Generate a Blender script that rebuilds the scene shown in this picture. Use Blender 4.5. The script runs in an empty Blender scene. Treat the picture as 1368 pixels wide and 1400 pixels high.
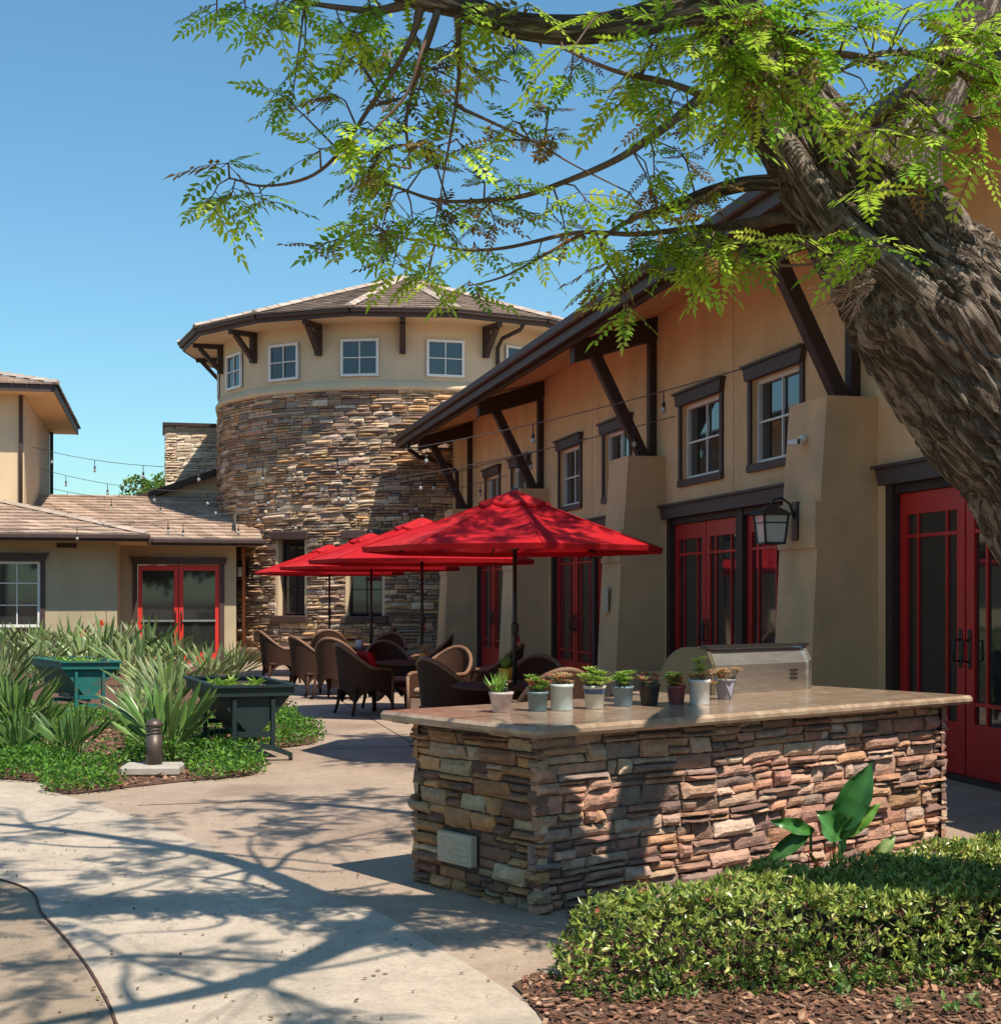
import bpy, math, random
from mathutils import Vector, Matrix, noise as mn
R = math.radians
random.seed(11)
scene = bpy.context.scene
COL = scene.collection

# ------------------------------------------------------------------ camera
CAM_H, FPX, CX, HY = 1.6, 1950.0, 684.0, 815.0
cam = bpy.data.cameras.new('camera')
cam.sensor_fit = 'HORIZONTAL'
cam.sensor_width = 36.0
cam.lens = FPX / 1368.0 * 36.0
cam.shift_y = (HY - 700.0) / 1368.0
cam.clip_end = 2000
camo = bpy.data.objects.new('camera', cam)
camo.location = (0, 0, CAM_H)
camo.rotation_euler = (R(90), 0, 0)
COL.objects.link(camo)
scene.camera = camo

# ------------------------------------------------------------------ world, sun
SUN_EL = 60.0
SUN_AZ = (0.61, -0.79)          # horizontal direction towards the sun
w = bpy.data.worlds.new('World'); scene.world = w; w.use_nodes = True
nt = w.node_tree; nt.nodes.clear()
sky = nt.nodes.new('ShaderNodeTexSky'); sky.sky_type = 'NISHITA'; sky.sun_disc = False
sky.sun_elevation = R(SUN_EL)
sky.sun_rotation = math.atan2(SUN_AZ[0], SUN_AZ[1])
sky.air_density = 1.25; sky.dust_density = 0.35; sky.ozone_density = 1.4
bg = nt.nodes.new('ShaderNodeBackground'); bg.inputs['Strength'].default_value = 0.10
wo = nt.nodes.new('ShaderNodeOutputWorld')
tint = nt.nodes.new('ShaderNodeMix'); tint.data_type = 'RGBA'; tint.blend_type = 'MULTIPLY'; tint.inputs[0].default_value = 1
tint.inputs[7].default_value = (0.60, 0.92, 1.04, 1)
nt.links.new(sky.outputs[0], tint.inputs[6]); nt.links.new(tint.outputs[2], bg.inputs[0]); nt.links.new(bg.outputs[0], wo.inputs[0])
sl = bpy.data.lights.new('sun', 'SUN'); sl.energy = 4.7; sl.angle = R(0.5); sl.color = (1.0, 0.90, 0.76)
so = bpy.data.objects.new('sun', sl)
ce = math.cos(R(SUN_EL))
sd = Vector((SUN_AZ[0] * ce, SUN_AZ[1] * ce, math.sin(R(SUN_EL)))).normalized()
so.rotation_euler = sd.to_track_quat('Z', 'Y').to_euler()
so.location = sd * 40
COL.objects.link(so)
scene.view_settings.view_transform = 'Standard'
scene.view_settings.look = 'None'
scene.view_settings.exposure = 0.52
scene.view_settings.gamma = 1.0
scene.cycles.use_denoising = True
scene.cycles.max_bounces = 7
scene.cycles.transparent_max_bounces = 6

# ------------------------------------------------------------------ frames
AV = Vector((0.9734, 0.2291, 0)); BU = Vector((-0.2291, 0.9734, 0))   # across / along the hall wall
DW = 6.639                                                            # hall wall plane a = DW
def W(a, b, h=0.0): return AV * a + BU * b + Vector((0, 0, h))
def G(px, py, h=0.0):
    z = (CAM_H - h) * FPX / (py - HY)
    return Vector(((px - CX) / FPX * z, z, h))
def P(px, py, z): return Vector(((px - CX) / FPX * z, z, CAM_H + (HY - py) / FPX * z))

# ------------------------------------------------------------------ mesh builder
class MB:
    def __init__(s): s.g = None; s.v = []; s.f = []; s.m = []; s.c = []; s.s = []
    def add(s, vs, fs, mi=0, col=(1, 1, 1), smooth=False):
        n = len(s.v); s.v.extend(vs)
        for f in fs:
            s.f.append([i + n for i in f]); s.m.append(mi); s.c.append(col); s.s.append(smooth)
        return s
    def box(s, o, ex, ey, ez, mi=0, col=(1, 1, 1), bev=0.0):
        """o corner, three edge vectors"""
        o, ex, ey, ez = Vector(o), Vector(ex), Vector(ey), Vector(ez)
        if ex.cross(ey).dot(ez) < 0: o = o + ex; ex = -ex
        if bev > 0:
            vs = []
            lx, ly, lz = ex.length, ey.length, ez.length
            b = min(bev, .45 * lx, .45 * ly, .45 * lz)
            ux, uy, uz = ex / lx, ey / ly, ez / lz
            idx = {}
            for i in (0, 1):
                for j in (0, 1):
                    for k in (0, 1):
                        c = o + ex * i + ey * j + ez * k
                        si, sj, sk = (1 - 2 * i) * b, (1 - 2 * j) * b, (1 - 2 * k) * b
                        idx[i, j, k] = len(vs)
                        vs += [c + uy * sj + uz * sk, c + ux * si + uz * sk, c + ux * si + uy * sj]
            fs = []
            def q(c4, ax):
                fs.append([idx[c] + ax for c in c4])
            q([(0,0,0),(0,0,1),(0,1,1),(0,1,0)], 0); q([(1,0,0),(1,1,0),(1,1,1),(1,0,1)], 0)
            q([(0,0,0),(1,0,0),(1,0,1),(0,0,1)], 1); q([(0,1,0),(0,1,1),(1,1,1),(1,1,0)], 1)
            q([(0,0,0),(0,1,0),(1,1,0),(1,0,0)], 2); q([(0,0,1),(1,0,1),(1,1,1),(0,1,1)], 2)
            for i in (0, 1):
                for j in (0, 1):
                    fs.append([idx[i,j,0]+0, idx[i,j,0]+1, idx[i,j,1]+1, idx[i,j,1]+0])
                    fs.append([idx[i,0,j]+0, idx[i,0,j]+2, idx[i,1,j]+2, idx[i,1,j]+0])
                    fs.append([idx[0,i,j]+1, idx[0,i,j]+2, idx[1,i,j]+2, idx[1,i,j]+1])
                    for k in (0, 1): fs.append([idx[i,j,k], idx[i,j,k]+1, idx[i,j,k]+2])
            return s.add(vs, fs, mi, col)
        vs = [o, o+ex, o+ex+ey, o+ey, o+ez, o+ex+ez, o+ex+ey+ez, o+ey+ez]
        return s.add(vs, [[0,3,2,1],[4,5,6,7],[0,1,5,4],[1,2,6,5],[2,3,7,6],[3,0,4,7]], mi, col)
    def cbox(s, c, sx, sy, sz, mi=0, col=(1,1,1), bev=0.0):
        c = Vector(c); return s.box(c - Vector((sx/2, sy/2, sz/2)), (sx,0,0), (0,sy,0), (0,0,sz), mi, col, bev)
    def bar(s, p, q, wd, ht, up=(0, 0, 1), mi=0, col=(1,1,1), bev=0.0):
        p, q = Vector(p), Vector(q); d = q - p
        sv = d.cross(Vector(up)).normalized(); uv = sv.cross(d).normalized()
        return s.box(p - sv * wd/2 - uv * ht/2, d, sv * wd, uv * ht, mi, col, bev)
    def tube(s, pts, rad, n=8, mi=0, col=(1,1,1), cap=True, smooth=True):
        pts = [Vector(p) for p in pts]
        if not isinstance(rad, (list, tuple)): rad = [rad] * len(pts)
        base = len(s.v); prev = None; vs = []
        for i, p in enumerate(pts):
            t = (pts[min(i+1, len(pts)-1)] - pts[max(i-1, 0)])
            t = t.normalized() if t.length > 1e-9 else Vector((0,0,1))
            if prev is None:
                a = Vector((1,0,0)) if abs(t.x) < .9 else Vector((0,1,0))
                nrm = t.cross(a).normalized()
            else:
                nrm = (prev - t * prev.dot(t)); nrm = nrm.normalized() if nrm.length > 1e-6 else t.orthogonal().normalized()
            prev = nrm; bn = t.cross(nrm)
            for k in range(n):
                a = 2 * math.pi * k / n
                vs.append(p + (nrm * math.cos(a) + bn * math.sin(a)) * rad[i])
        fs = []
        for i in range(len(pts)-1):
            for k in range(n):
                fs.append([i*n+k, i*n+(k+1) % n, (i+1)*n+(k+1) % n, (i+1)*n+k])
        s.add(vs, fs, mi, col, smooth)
        if cap:
            m = len(pts)-1
            s.f.append([base + k for k in range(n)][::-1]); s.m.append(mi); s.c.append(col); s.s.append(False)
            s.f.append([base + m*n + k for k in range(n)]); s.m.append(mi); s.c.append(col); s.s.append(False)
        return s
    def lathe(s, c, prof, n=24, mi=0, col=(1,1,1), smooth=True):
        c = Vector(c); vs = []; fs = []
        for r, h in prof:
            for k in range(n):
                a = 2*math.pi*k/n; vs.append(c + Vector((r*math.cos(a), r*math.sin(a), h)))
        for i in range(len(prof)-1):
            for k in range(n): fs.append([i*n+k, i*n+(k+1)%n, (i+1)*n+(k+1)%n, (i+1)*n+k])
        return s.add(vs, fs, mi, col, smooth)
    def prism(s, poly, d, mi=0, col=(1,1,1)):
        """poly: list of 3D points, extruded by vector d"""
        poly = [Vector(p) for p in poly]; d = Vector(d); n = len(poly)
        vs = poly + [p + d for p in poly]
        fs = [list(range(n))[::-1], list(range(n, 2*n))] + [[i, (i+1)%n, n+(i+1)%n, n+i] for i in range(n)]
        return s.add(vs, fs, mi, col)
    def grid(s, fn, nu, nv, mi=0, col=(1,1,1), smooth=True):
        vs = [fn(i/nu, j/nv) for j in range(nv+1) for i in range(nu+1)]
        fs = [[j*(nu+1)+i, j*(nu+1)+i+1, (j+1)*(nu+1)+i+1, (j+1)*(nu+1)+i] for j in range(nv) for i in range(nu)]
        return s.add(vs, fs, mi, col, smooth)
    def mesh(s, name, mats):
        me = bpy.data.meshes.new(name)
        me.from_pydata([tuple(v) for v in s.v], [], s.f)
        if not isinstance(mats, (list, tuple)): mats = [mats]
        for m in mats: me.materials.append(m)
        me.polygons.foreach_set('material_index', s.m)
        me.polygons.foreach_set('use_smooth', s.s)
        if any(c != (1,1,1) for c in s.c):
            ca = me.color_attributes.new(name='Col', type='FLOAT_COLOR', domain='CORNER')
            arr = []
            for f, c in zip(s.f, s.c): arr.extend((c[0], c[1], c[2], 1.0) * len(f))
            ca.data.foreach_set('color', arr)
        if s.g and len(s.g) == len(s.v):
            at = me.attributes.new('grain', 'FLOAT_VECTOR', 'POINT'); at.data.foreach_set('vector', [x for q in s.g for x in q])
        me.update()
        return me
    def build(s, name, mats, parent=None, world=False):
        o = bpy.data.objects.new(name, s.mesh(name, mats)); COL.objects.link(o)
        if parent is not None:
            o.parent = parent
            if world and parent.parent is None: o.location = -parent.location
        return o

def tag(o, label=None, cat=None, group=None, kind=None):
    if label: o['label'] = label
    if cat: o['category'] = cat
    if group: o['group'] = group
    if kind: o['kind'] = kind
    return o
def thing(name, label, cat, loc=(0,0,0), rz=0, group=None):
    o = bpy.data.objects.new(name, None); COL.objects.link(o)
    o.location = loc; o.rotation_euler = (0, 0, rz)
    return tag(o, label, cat, group)
def copy_tree(o, parent=None):
    c = o.copy(); COL.objects.link(c)
    if parent is not None: c.parent = parent
    for ch in [x for x in bpy.data.objects if x.parent == o]: copy_tree(ch, c)
    return c
KIDS = {}
def dup(root, loc, rz, label, sc=None):
    c = copy_tree(root); c.location = loc; c.rotation_euler = (0, 0, rz)
    if sc: c.scale = (sc, sc, sc)
    c['label'] = label
    return c

# ------------------------------------------------------------------ materials
def pmat(name, col, col2=None, rough=.8, scale=3., bump=.2, bscale=60., metal=0., attr=False, spec=.5,
         detail=6, stretch=None, trans=0., bdist=.01, sheen=0, col3=None, scale3=.5, streak=0, speck=0):
    m = bpy.data.materials.new(name); m.use_nodes = True
    t = m.node_tree; n = t.nodes; L = t.links
    b = n['Principled BSDF']
    b.inputs['Roughness'].default_value = rough; b.inputs['Metallic'].default_value = metal
    b.inputs['Specular IOR Level'].default_value = spec
    tc = n.new('ShaderNodeTexCoord'); src = tc.outputs['Object']
    if stretch:
        mp = n.new('ShaderNodeMapping'); mp.inputs['Scale'].default_value = stretch
        L.new(src, mp.inputs[0]); src = mp.outputs[0]
    cur = None
    if col2 is not None:
        no = n.new('ShaderNodeTexNoise'); no.inputs['Scale'].default_value = scale; no.inputs['Detail'].default_value = detail
        no.inputs['Roughness'].default_value = .6
        L.new(src, no.inputs['Vector'])
        cr = n.new('ShaderNodeValToRGB'); cr.color_ramp.elements[0].position = .32; cr.color_ramp.elements[1].position = .68
        cr.color_ramp.elements[0].color = (*col, 1); cr.color_ramp.elements[1].color = (*col2, 1)
        L.new(no.outputs['Fac'], cr.inputs[0]); cur = cr.outputs[0]
    if col3 is not None:
        no3 = n.new('ShaderNodeTexNoise'); no3.inputs['Scale'].default_value = scale3; no3.inputs['Detail'].default_value = 8
        L.new(src, no3.inputs['Vector'])
        c3 = n.new('ShaderNodeValToRGB'); c3.color_ramp.elements[0].position = .52; c3.color_ramp.elements[1].position = .72
        L.new(no3.outputs['Fac'], c3.inputs[0])
        mx = n.new('ShaderNodeMix'); mx.data_type = 'RGBA'
        L.new(c3.outputs[0], mx.inputs[0]); L.new(cur, mx.inputs[6]); mx.inputs[7].default_value = (*col3, 1)
        cur = mx.outputs[2]
    if speck > 0:
        ns = n.new('ShaderNodeTexNoise'); ns.inputs['Scale'].default_value = 55; ns.inputs['Detail'].default_value = 3; ns.inputs['Roughness'].default_value = .8; L.new(tc.outputs['Object'], ns.inputs['Vector'])
        n9 = n.new('ShaderNodeTexNoise'); n9.inputs['Scale'].default_value = 7; n9.inputs['Detail'].default_value = 9; n9.inputs['Roughness'].default_value = .75; L.new(tc.outputs['Object'], n9.inputs['Vector'])
        av = n.new('ShaderNodeMath'); av.operation = 'ADD'; L.new(ns.outputs['Fac'], av.inputs[0]); L.new(n9.outputs['Fac'], av.inputs[1])
        hf = n.new('ShaderNodeMath'); hf.operation = 'MULTIPLY'; L.new(av.outputs[0], hf.inputs[0]); hf.inputs[1].default_value = .5
        cs = n.new('ShaderNodeValToRGB'); cs.color_ramp.elements[0].position = .36; cs.color_ramp.elements[1].position = .60
        cs.color_ramp.elements[0].color = (1-speck,1-speck*1.05,1-speck*1.1,1); cs.color_ramp.elements[1].color = (1.06,1.06,1.06,1); L.new(hf.outputs[0], cs.inputs[0])
        mx = n.new('ShaderNodeMix'); mx.data_type = 'RGBA'; mx.blend_type = 'MULTIPLY'; mx.inputs[0].default_value = 1
        L.new(cur, mx.inputs[6]); L.new(cs.outputs[0], mx.inputs[7]); cur = mx.outputs[2]
    if streak > 0:
        mp2 = n.new('ShaderNodeMapping'); mp2.inputs['Scale'].default_value = (1.3,1.3,.16); L.new(tc.outputs['Object'], mp2.inputs[0])
        ns = n.new('ShaderNodeTexNoise'); ns.inputs['Scale'].default_value = 1.6; ns.inputs['Detail'].default_value = 7; L.new(mp2.outputs[0], ns.inputs['Vector'])
        cs = n.new('ShaderNodeValToRGB'); cs.color_ramp.elements[0].position = .42; cs.color_ramp.elements[1].position = .66
        cs.color_ramp.elements[0].color = (1,1,1,1); cs.color_ramp.elements[1].color = (1-streak,1-streak*1.1,1-streak*1.3,1); L.new(ns.outputs['Fac'], cs.inputs[0])
        mx = n.new('ShaderNodeMix'); mx.data_type = 'RGBA'; mx.blend_type = 'MULTIPLY'; mx.inputs[0].default_value = 1
        L.new(cur, mx.inputs[6]); L.new(cs.outputs[0], mx.inputs[7]); cur = mx.outputs[2]
    if attr:
        at = n.new('ShaderNodeAttribute'); at.attribute_name = 'Col'
        mx = n.new('ShaderNodeMix'); mx.data_type = 'RGBA'; mx.blend_type = 'MULTIPLY'; mx.inputs[0].default_value = 1
        if cur is None: mx.inputs[6].default_value = (*col, 1)
        else: L.new(cur, mx.inputs[6])
        L.new(at.outputs['Color'], mx.inputs[7]); cur = mx.outputs[2]
    if cur is None: b.inputs['Base Color'].default_value = (*col, 1)
    else: L.new(cur, b.inputs['Base Color'])
    if bump > 0:
        nb = n.new('ShaderNodeTexNoise'); nb.inputs['Scale'].default_value = bscale; nb.inputs['Detail'].default_value = 8
        nb.inputs['Roughness'].default_value = .65
        L.new(src, nb.inputs['Vector'])
        bp = n.new('ShaderNodeBump'); bp.inputs['Strength'].default_value = bump; bp.inputs['Distance'].default_value = bdist
        L.new(nb.outputs['Fac'], bp.inputs['Height']); L.new(bp.outputs[0], b.inputs['Normal'])
    if trans > 0:
        tr = n.new('ShaderNodeBsdfTranslucent'); ms = n.new('ShaderNodeMixShader'); ms.inputs[0].default_value = trans
        if cur is None: tr.inputs[0].default_value = (*col, 1)
        else: L.new(cur, tr.inputs[0])
        L.new(b.outputs[0], ms.inputs[1]); L.new(tr.outputs[0], ms.inputs[2])
        L.new(ms.outputs[0], n['Material Output'].inputs[0])
    return m

M = {}
M['stucco'] = pmat('stucco_hall', (.78,.51,.27), (.71,.455,.235), rough=.92, streak=.10, scale=2.6, bump=.8, bscale=55, bdist=.008, col3=(.62,.40,.205), scale3=1.0)
M['stucco_pil'] = pmat('stucco_pilaster', (.70,.46,.245), (.61,.40,.21), rough=.92, streak=.09, scale=2.2, bump=.5, bscale=80, bdist=.006, col3=(.50,.36,.21), scale3=1.1)
M['stucco_left'] = pmat('stucco_sage', (.46,.385,.25), (.41,.34,.22), rough=.92, streak=.07, scale=1.5, bump=.4, bscale=80, bdist=.006)
M['stucco_up'] = pmat('stucco_cream', (.68,.53,.34), (.62,.475,.3), rough=.92, scale=1.5, bump=.4, bscale=80, bdist=.006, col3=(.53,.43,.3), scale3=.8)
M['soffit'] = pmat('soffit_paint', (.66,.42,.2), (.6,.38,.18), rough=.85, bump=.1)
M['brown'] = pmat('brown_trim', (.075,.042,.034), (.055,.032,.027), rough=.6, scale=6, bump=.25, bscale=30, stretch=(1,1,.3))
M['brown2'] = pmat('brown_beam', (.05,.026,.02), (.035,.019,.015), rough=.65, scale=5, bump=.3, bscale=40)
M['red'] = pmat('red_door_paint', (.56,.02,.016), (.47,.016,.013), rough=.42, scale=3, bump=.05, bscale=30)
M['redbright'] = pmat('red_painted_aluminium', (.62,.035,.025), (.56,.03,.022), rough=.45, scale=3, bump=.03, bscale=30)
M['white'] = pmat('white_vinyl', (.76,.75,.71), (.7,.69,.65), rough=.45, scale=5, bump=.03)
M['glass'] = pmat('dark_window_glass', (.018,.02,.021), (.03,.031,.03), rough=.03, scale=.8, bump=.015, bscale=1.5, spec=.9, bdist=.02)
M['stone'] = pmat('ledge_stone', (.82,.82,.83), (1.38,1.32,1.26), rough=.88, scale=17, bump=.9, bscale=55, attr=True, bdist=.02)
M['stonefar'] = pmat('ledge_stone_tower', (.8,.77,.74), (1.35,1.27,1.18), rough=.9, scale=9, bump=.6, bscale=30, attr=True, bdist=.03)
M['mortar'] = pmat('mortar', (.07,.05,.04), (.1,.075,.06), rough=.95, scale=20, bump=.3)
M['tile'] = pmat('concrete_roof_tile', (.85,.85,.85), (1.1,1.1,1.1), rough=.85, scale=6, bump=.4, bscale=40, attr=True)
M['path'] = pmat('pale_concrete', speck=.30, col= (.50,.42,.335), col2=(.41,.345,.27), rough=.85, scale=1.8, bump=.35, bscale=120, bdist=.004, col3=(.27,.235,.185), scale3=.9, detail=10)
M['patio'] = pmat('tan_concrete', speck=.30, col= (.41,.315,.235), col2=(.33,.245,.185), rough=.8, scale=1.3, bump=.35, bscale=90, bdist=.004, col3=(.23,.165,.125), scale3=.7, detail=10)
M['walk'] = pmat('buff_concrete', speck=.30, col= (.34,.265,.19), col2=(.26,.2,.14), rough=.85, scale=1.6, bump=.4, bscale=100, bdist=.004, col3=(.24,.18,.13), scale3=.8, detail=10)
M['earth'] = pmat('earth', (.2,.14,.09), (.13,.09,.06), rough=.95, scale=4, bump=.6, bscale=40, bdist=.02)
M['mulchbed'] = pmat('mulch_ground', (.16,.08,.045), (.09,.045,.03), rough=.95, scale=30, bump=1, bscale=60, bdist=.02)
M['chip'] = pmat('mulch_chip', (1,1,1), None, rough=.9, attr=True, bump=.3)
M['leaf'] = pmat('leaf', (1,1,1), None, rough=.45, attr=True, bump=0, trans=.45, spec=.4)
M['leafglossy'] = pmat('glossy_leaf', (1,1,1), None, rough=.32, attr=True, bump=.05, bscale=20, trans=.22, spec=.5)
M['bark'] = pmat('bark', (.25,.185,.14), (.13,.095,.072), rough=.95, scale=14, bump=1., bscale=38, bdist=.03, detail=10)
def bark_mat():
    m = bpy.data.materials.new('furrowed_bark'); m.use_nodes = True; t = m.node_tree; n = t.nodes; L = t.links; b = n['Principled BSDF']
    b.inputs['Roughness'].default_value = .95; b.inputs['Specular IOR Level'].default_value = .2
    at = n.new('ShaderNodeAttribute'); at.attribute_name = 'grain'
    nz = n.new('ShaderNodeTexNoise'); nz.inputs['Scale'].default_value = 1.0; nz.inputs['Detail'].default_value = 3; L.new(at.outputs['Vector'], nz.inputs['Vector'])
    ad = n.new('ShaderNodeVectorMath'); ad.operation = 'MULTIPLY_ADD'; L.new(nz.outputs['Color'], ad.inputs[0]); ad.inputs[1].default_value = (1.1,1.1,1.1); L.new(at.outputs['Vector'], ad.inputs[2])
    vo = n.new('ShaderNodeTexNoise'); vo.inputs['Scale'].default_value = .42; vo.inputs['Detail'].default_value = 4; vo.inputs['Roughness'].default_value = .62; L.new(ad.outputs[0], vo.inputs['Vector'])
    sb = n.new('ShaderNodeMath'); sb.operation = 'SUBTRACT'; L.new(vo.outputs['Fac'], sb.inputs[0]); sb.inputs[1].default_value = .5
    ab = n.new('ShaderNodeMath'); ab.operation = 'ABSOLUTE'; L.new(sb.outputs[0], ab.inputs[0])
    n2 = n.new('ShaderNodeTexNoise'); n2.inputs['Scale'].default_value = 2.2; n2.inputs['Detail'].default_value = 9; n2.inputs['Roughness'].default_value = .7; L.new(at.outputs['Vector'], n2.inputs['Vector'])
    cr = n.new('ShaderNodeValToRGB'); cr.color_ramp.elements[0].position = .005; cr.color_ramp.elements[1].position = .10; L.new(ab.outputs[0], cr.inputs[0])
    mh = n.new('ShaderNodeMath'); mh.operation = 'MULTIPLY_ADD'; L.new(n2.outputs['Fac'], mh.inputs[0]); mh.inputs[1].default_value = .55; L.new(cr.outputs[0], mh.inputs[2])
    c2 = n.new('ShaderNodeValToRGB'); L.new(n2.outputs['Fac'], c2.inputs[0])
    c2.color_ramp.elements[0].position = .35; c2.color_ramp.elements[0].color = (.19,.145,.11,1); c2.color_ramp.elements[1].position = .68; c2.color_ramp.elements[1].color = (.38,.315,.25,1)
    mx = n.new('ShaderNodeMix'); mx.data_type = 'RGBA'; L.new(cr.outputs[0], mx.inputs[0]); mx.inputs[6].default_value = (.09,.065,.048,1); L.new(c2.outputs[0], mx.inputs[7])
    L.new(mx.outputs[2], b.inputs['Base Color'])
    bp = n.new('ShaderNodeBump'); bp.inputs['Strength'].default_value = 1; bp.inputs['Distance'].default_value = .022; L.new(mh.outputs[0], bp.inputs['Height']); L.new(bp.outputs[0], b.inputs['Normal'])
    return m
M['furrow'] = bark_mat()
M['twig'] = pmat('twig_bark', (.17,.11,.075), (.11,.07,.05), rough=.9, scale=20, bump=.2)
M['wicker'] = pmat('brown_wicker', (.075,.035,.021), (.042,.02,.013), spec=.2, rough=.7, scale=60, bump=.8, bscale=140, bdist=.008)
M['cushion'] = pmat('tan_seat_fabric', (.36,.24,.16), (.3,.2,.135), rough=.9, scale=10, bump=.2)
M['redfab'] = pmat('red_canvas', (.52,.012,.02), (.44,.01,.016), rough=.85, scale=3, bump=.15, bscale=200, bdist=.002, trans=.2, spec=.2, col3=(.60,.04,.04), scale3=1.3)
M['black'] = pmat('black_metal', (.02,.018,.017), (.03,.027,.025), rough=.45, scale=10, bump=.05)
M['steel'] = pmat('brushed_steel', (.78,.76,.72), (.60,.58,.54), rough=.38, scale=6, metal=1., bump=.08, bscale=40, stretch=(1,1,6))
M['steel2'] = pmat('bronzed_steel', (.17,.14,.09), (.13,.11,.07), rough=.45, scale=3, metal=.5, bump=.05)
M['granite'] = pmat('stone_counter_top', (.38,.27,.185), (.24,.165,.115), rough=.16, scale=16, bump=.06, bscale=50, detail=10, col3=(.46,.36,.26), scale3=9)
M['teal'] = pmat('teal_painted_wood', (.008,.16,.145), (.012,.125,.115), rough=.6, scale=8, bump=.2, bscale=30, col3=(.1,.1,.07), scale3=7)
M['darkteal'] = pmat('dark_green_painted_wood', (.0025,.019,.021), (.0035,.014,.016), rough=.6, scale=8, bump=.2, bscale=30)
M['concrete'] = pmat('cast_concrete', (.42,.39,.34), (.33,.3,.26), rough=.9, scale=8, bump=.4, bscale=60)
M['bronze'] = pmat('bronze_bollard', (.10,.075,.065), (.08,.06,.05), rough=.45, scale=9, bump=.05, metal=.3)
M['soil'] = pmat('potting_soil', (.05,.03,.02), (.03,.02,.015), rough=1, scale=60, bump=.6)
M['frosted'] = pmat('lamp_glass', (.6,.62,.56), (.5,.52,.47), rough=.25, scale=3, bump=0)
M['bulb'] = pmat('clear_bulb', (.42,.42,.39), None, rough=.1, bump=0)
M['cable'] = pmat('grey_cable', (.10,.095,.09), None, rough=.7, bump=0)
M['copper'] = pmat('copper_pipe', (.3,.12,.06), (.24,.09,.05), rough=.45, scale=9, bump=.05, metal=.6)
M['plaque'] = pmat('pale_cast_stone', (.54,.45,.33), (.46,.385,.28), rough=.85, scale=20, bump=.2)
M['interior'] = pmat('dim_interior', (.06,.05,.04), (.1,.085,.07), rough=.8, scale=1)

# ------------------------------------------------------------------ ground
def sheet(name, pts, h, mat, kind='structure'):
    mb = MB(); mb.add([Vector((p[0], p[1], h)) for p in pts], [list(range(len(pts)))])
    return tag(mb.build(name, mat), kind=kind)
def spline(pts, n=8, closed=False):
    out = []; N = len(pts)
    for i in range(N - (0 if closed else 1)):
        p0 = pts[(i-1) % N] if closed or i > 0 else pts[0]*2 - pts[1]
        p1 = pts[i]; p2 = pts[(i+1) % N]
        p3 = pts[(i+2) % N] if closed or i+2 < N else pts[-1]*2 - pts[-2]
        for k in range(n):
            t = k/n
            out.append(.5*((2*p1) + (p2-p0)*t + (2*p0-5*p1+4*p2-p3)*t*t + (3*p1-p0-3*p2+p3)*t**3))
    if not closed: out.append(pts[-1].copy())
    return out
g = MB(); g.add([Vector((-400,-300,0)), Vector((400,-300,0)), Vector((400,900,0)), Vector((-400,900,0))], [[0,1,2,3]])
tag(g.build('ground', M['earth']), kind='structure')
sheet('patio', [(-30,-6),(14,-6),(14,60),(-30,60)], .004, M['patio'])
pr = [Vector(p) for p in ((-14.5,13.6,0),(-9,12.9,0))] + [G(0,1070), G(90,1090), G(180,1118), G(300,1165), G(480,1232), G(610,1305), G(700,1362), G(745,1402), G(800,1480)] + [Vector((.55,2.6,0)), Vector((.8,-2,0))]
plf = [Vector((-14.5,10.6,0)), Vector((-8,9.9,0)), Vector((-4.6,9.0,0)), G(0,1205), G(60,1255), G(110,1312), G(140,1360), G(158,1402), G(172,1470), Vector((-1.3,2.6,0)), Vector((-1.2,-2,0))]
prs, pls = spline(pr, 8), spline(plf, 8)
def strip(name, A, B, h, mat):
    mb = MB(); n = max(len(A), len(B))
    def s(P_, t):
        x = t*(len(P_)-1); i = min(int(x), len(P_)-2); f = x-i
        return P_[i]*(1-f) + P_[i+1]*f
    vs = []
    for k in range(n*2+1):
        t = k/(n*2)
        a, b = s(A, t), s(B, t); vs += [Vector((a.x,a.y,h)), Vector((b.x,b.y,h))]
    mb.add(vs, [[2*k, 2*k+1, 2*k+3, 2*k+2] for k in range(n*2)])
    return tag(mb.build(name, mat), kind='structure')
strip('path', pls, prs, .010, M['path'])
# buff walk on the far side of the path, with the dark expansion joint between them
walk_out = [p + Vector((-6, -5, 0)) for p in pls]
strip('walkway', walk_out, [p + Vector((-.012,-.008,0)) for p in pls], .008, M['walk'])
jt = MB()
for i in range(len(pls)-1):
    a, b = pls[i], pls[i+1]; d = (b-a).normalized(); s_ = Vector((-d.y, d.x, 0))*.0055
    jt.add([Vector((q.x,q.y,.0135)) for q in (a-s_, a+s_, b+s_, b-s_)], [[0,1,2,3]])
tag(jt.build('path_joint', M['mulchbed']), kind='structure')
# control joints of the patio
pj = MB()
for b0 in (11.2, 14.9, 18.6, 22.3, 26.0, 29.7):
    pj.box(W(-.2, b0, .0055), AV*6.7, BU*.018, (0,0,.0012))
for a0 in (2.6, 5.2):
    pj.box(W(a0, 9.6, .0052), AV*.018, BU*23, (0,0,.0012))
tag(pj.build('patio_joints', M['mulchbed']), kind='structure')

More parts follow.
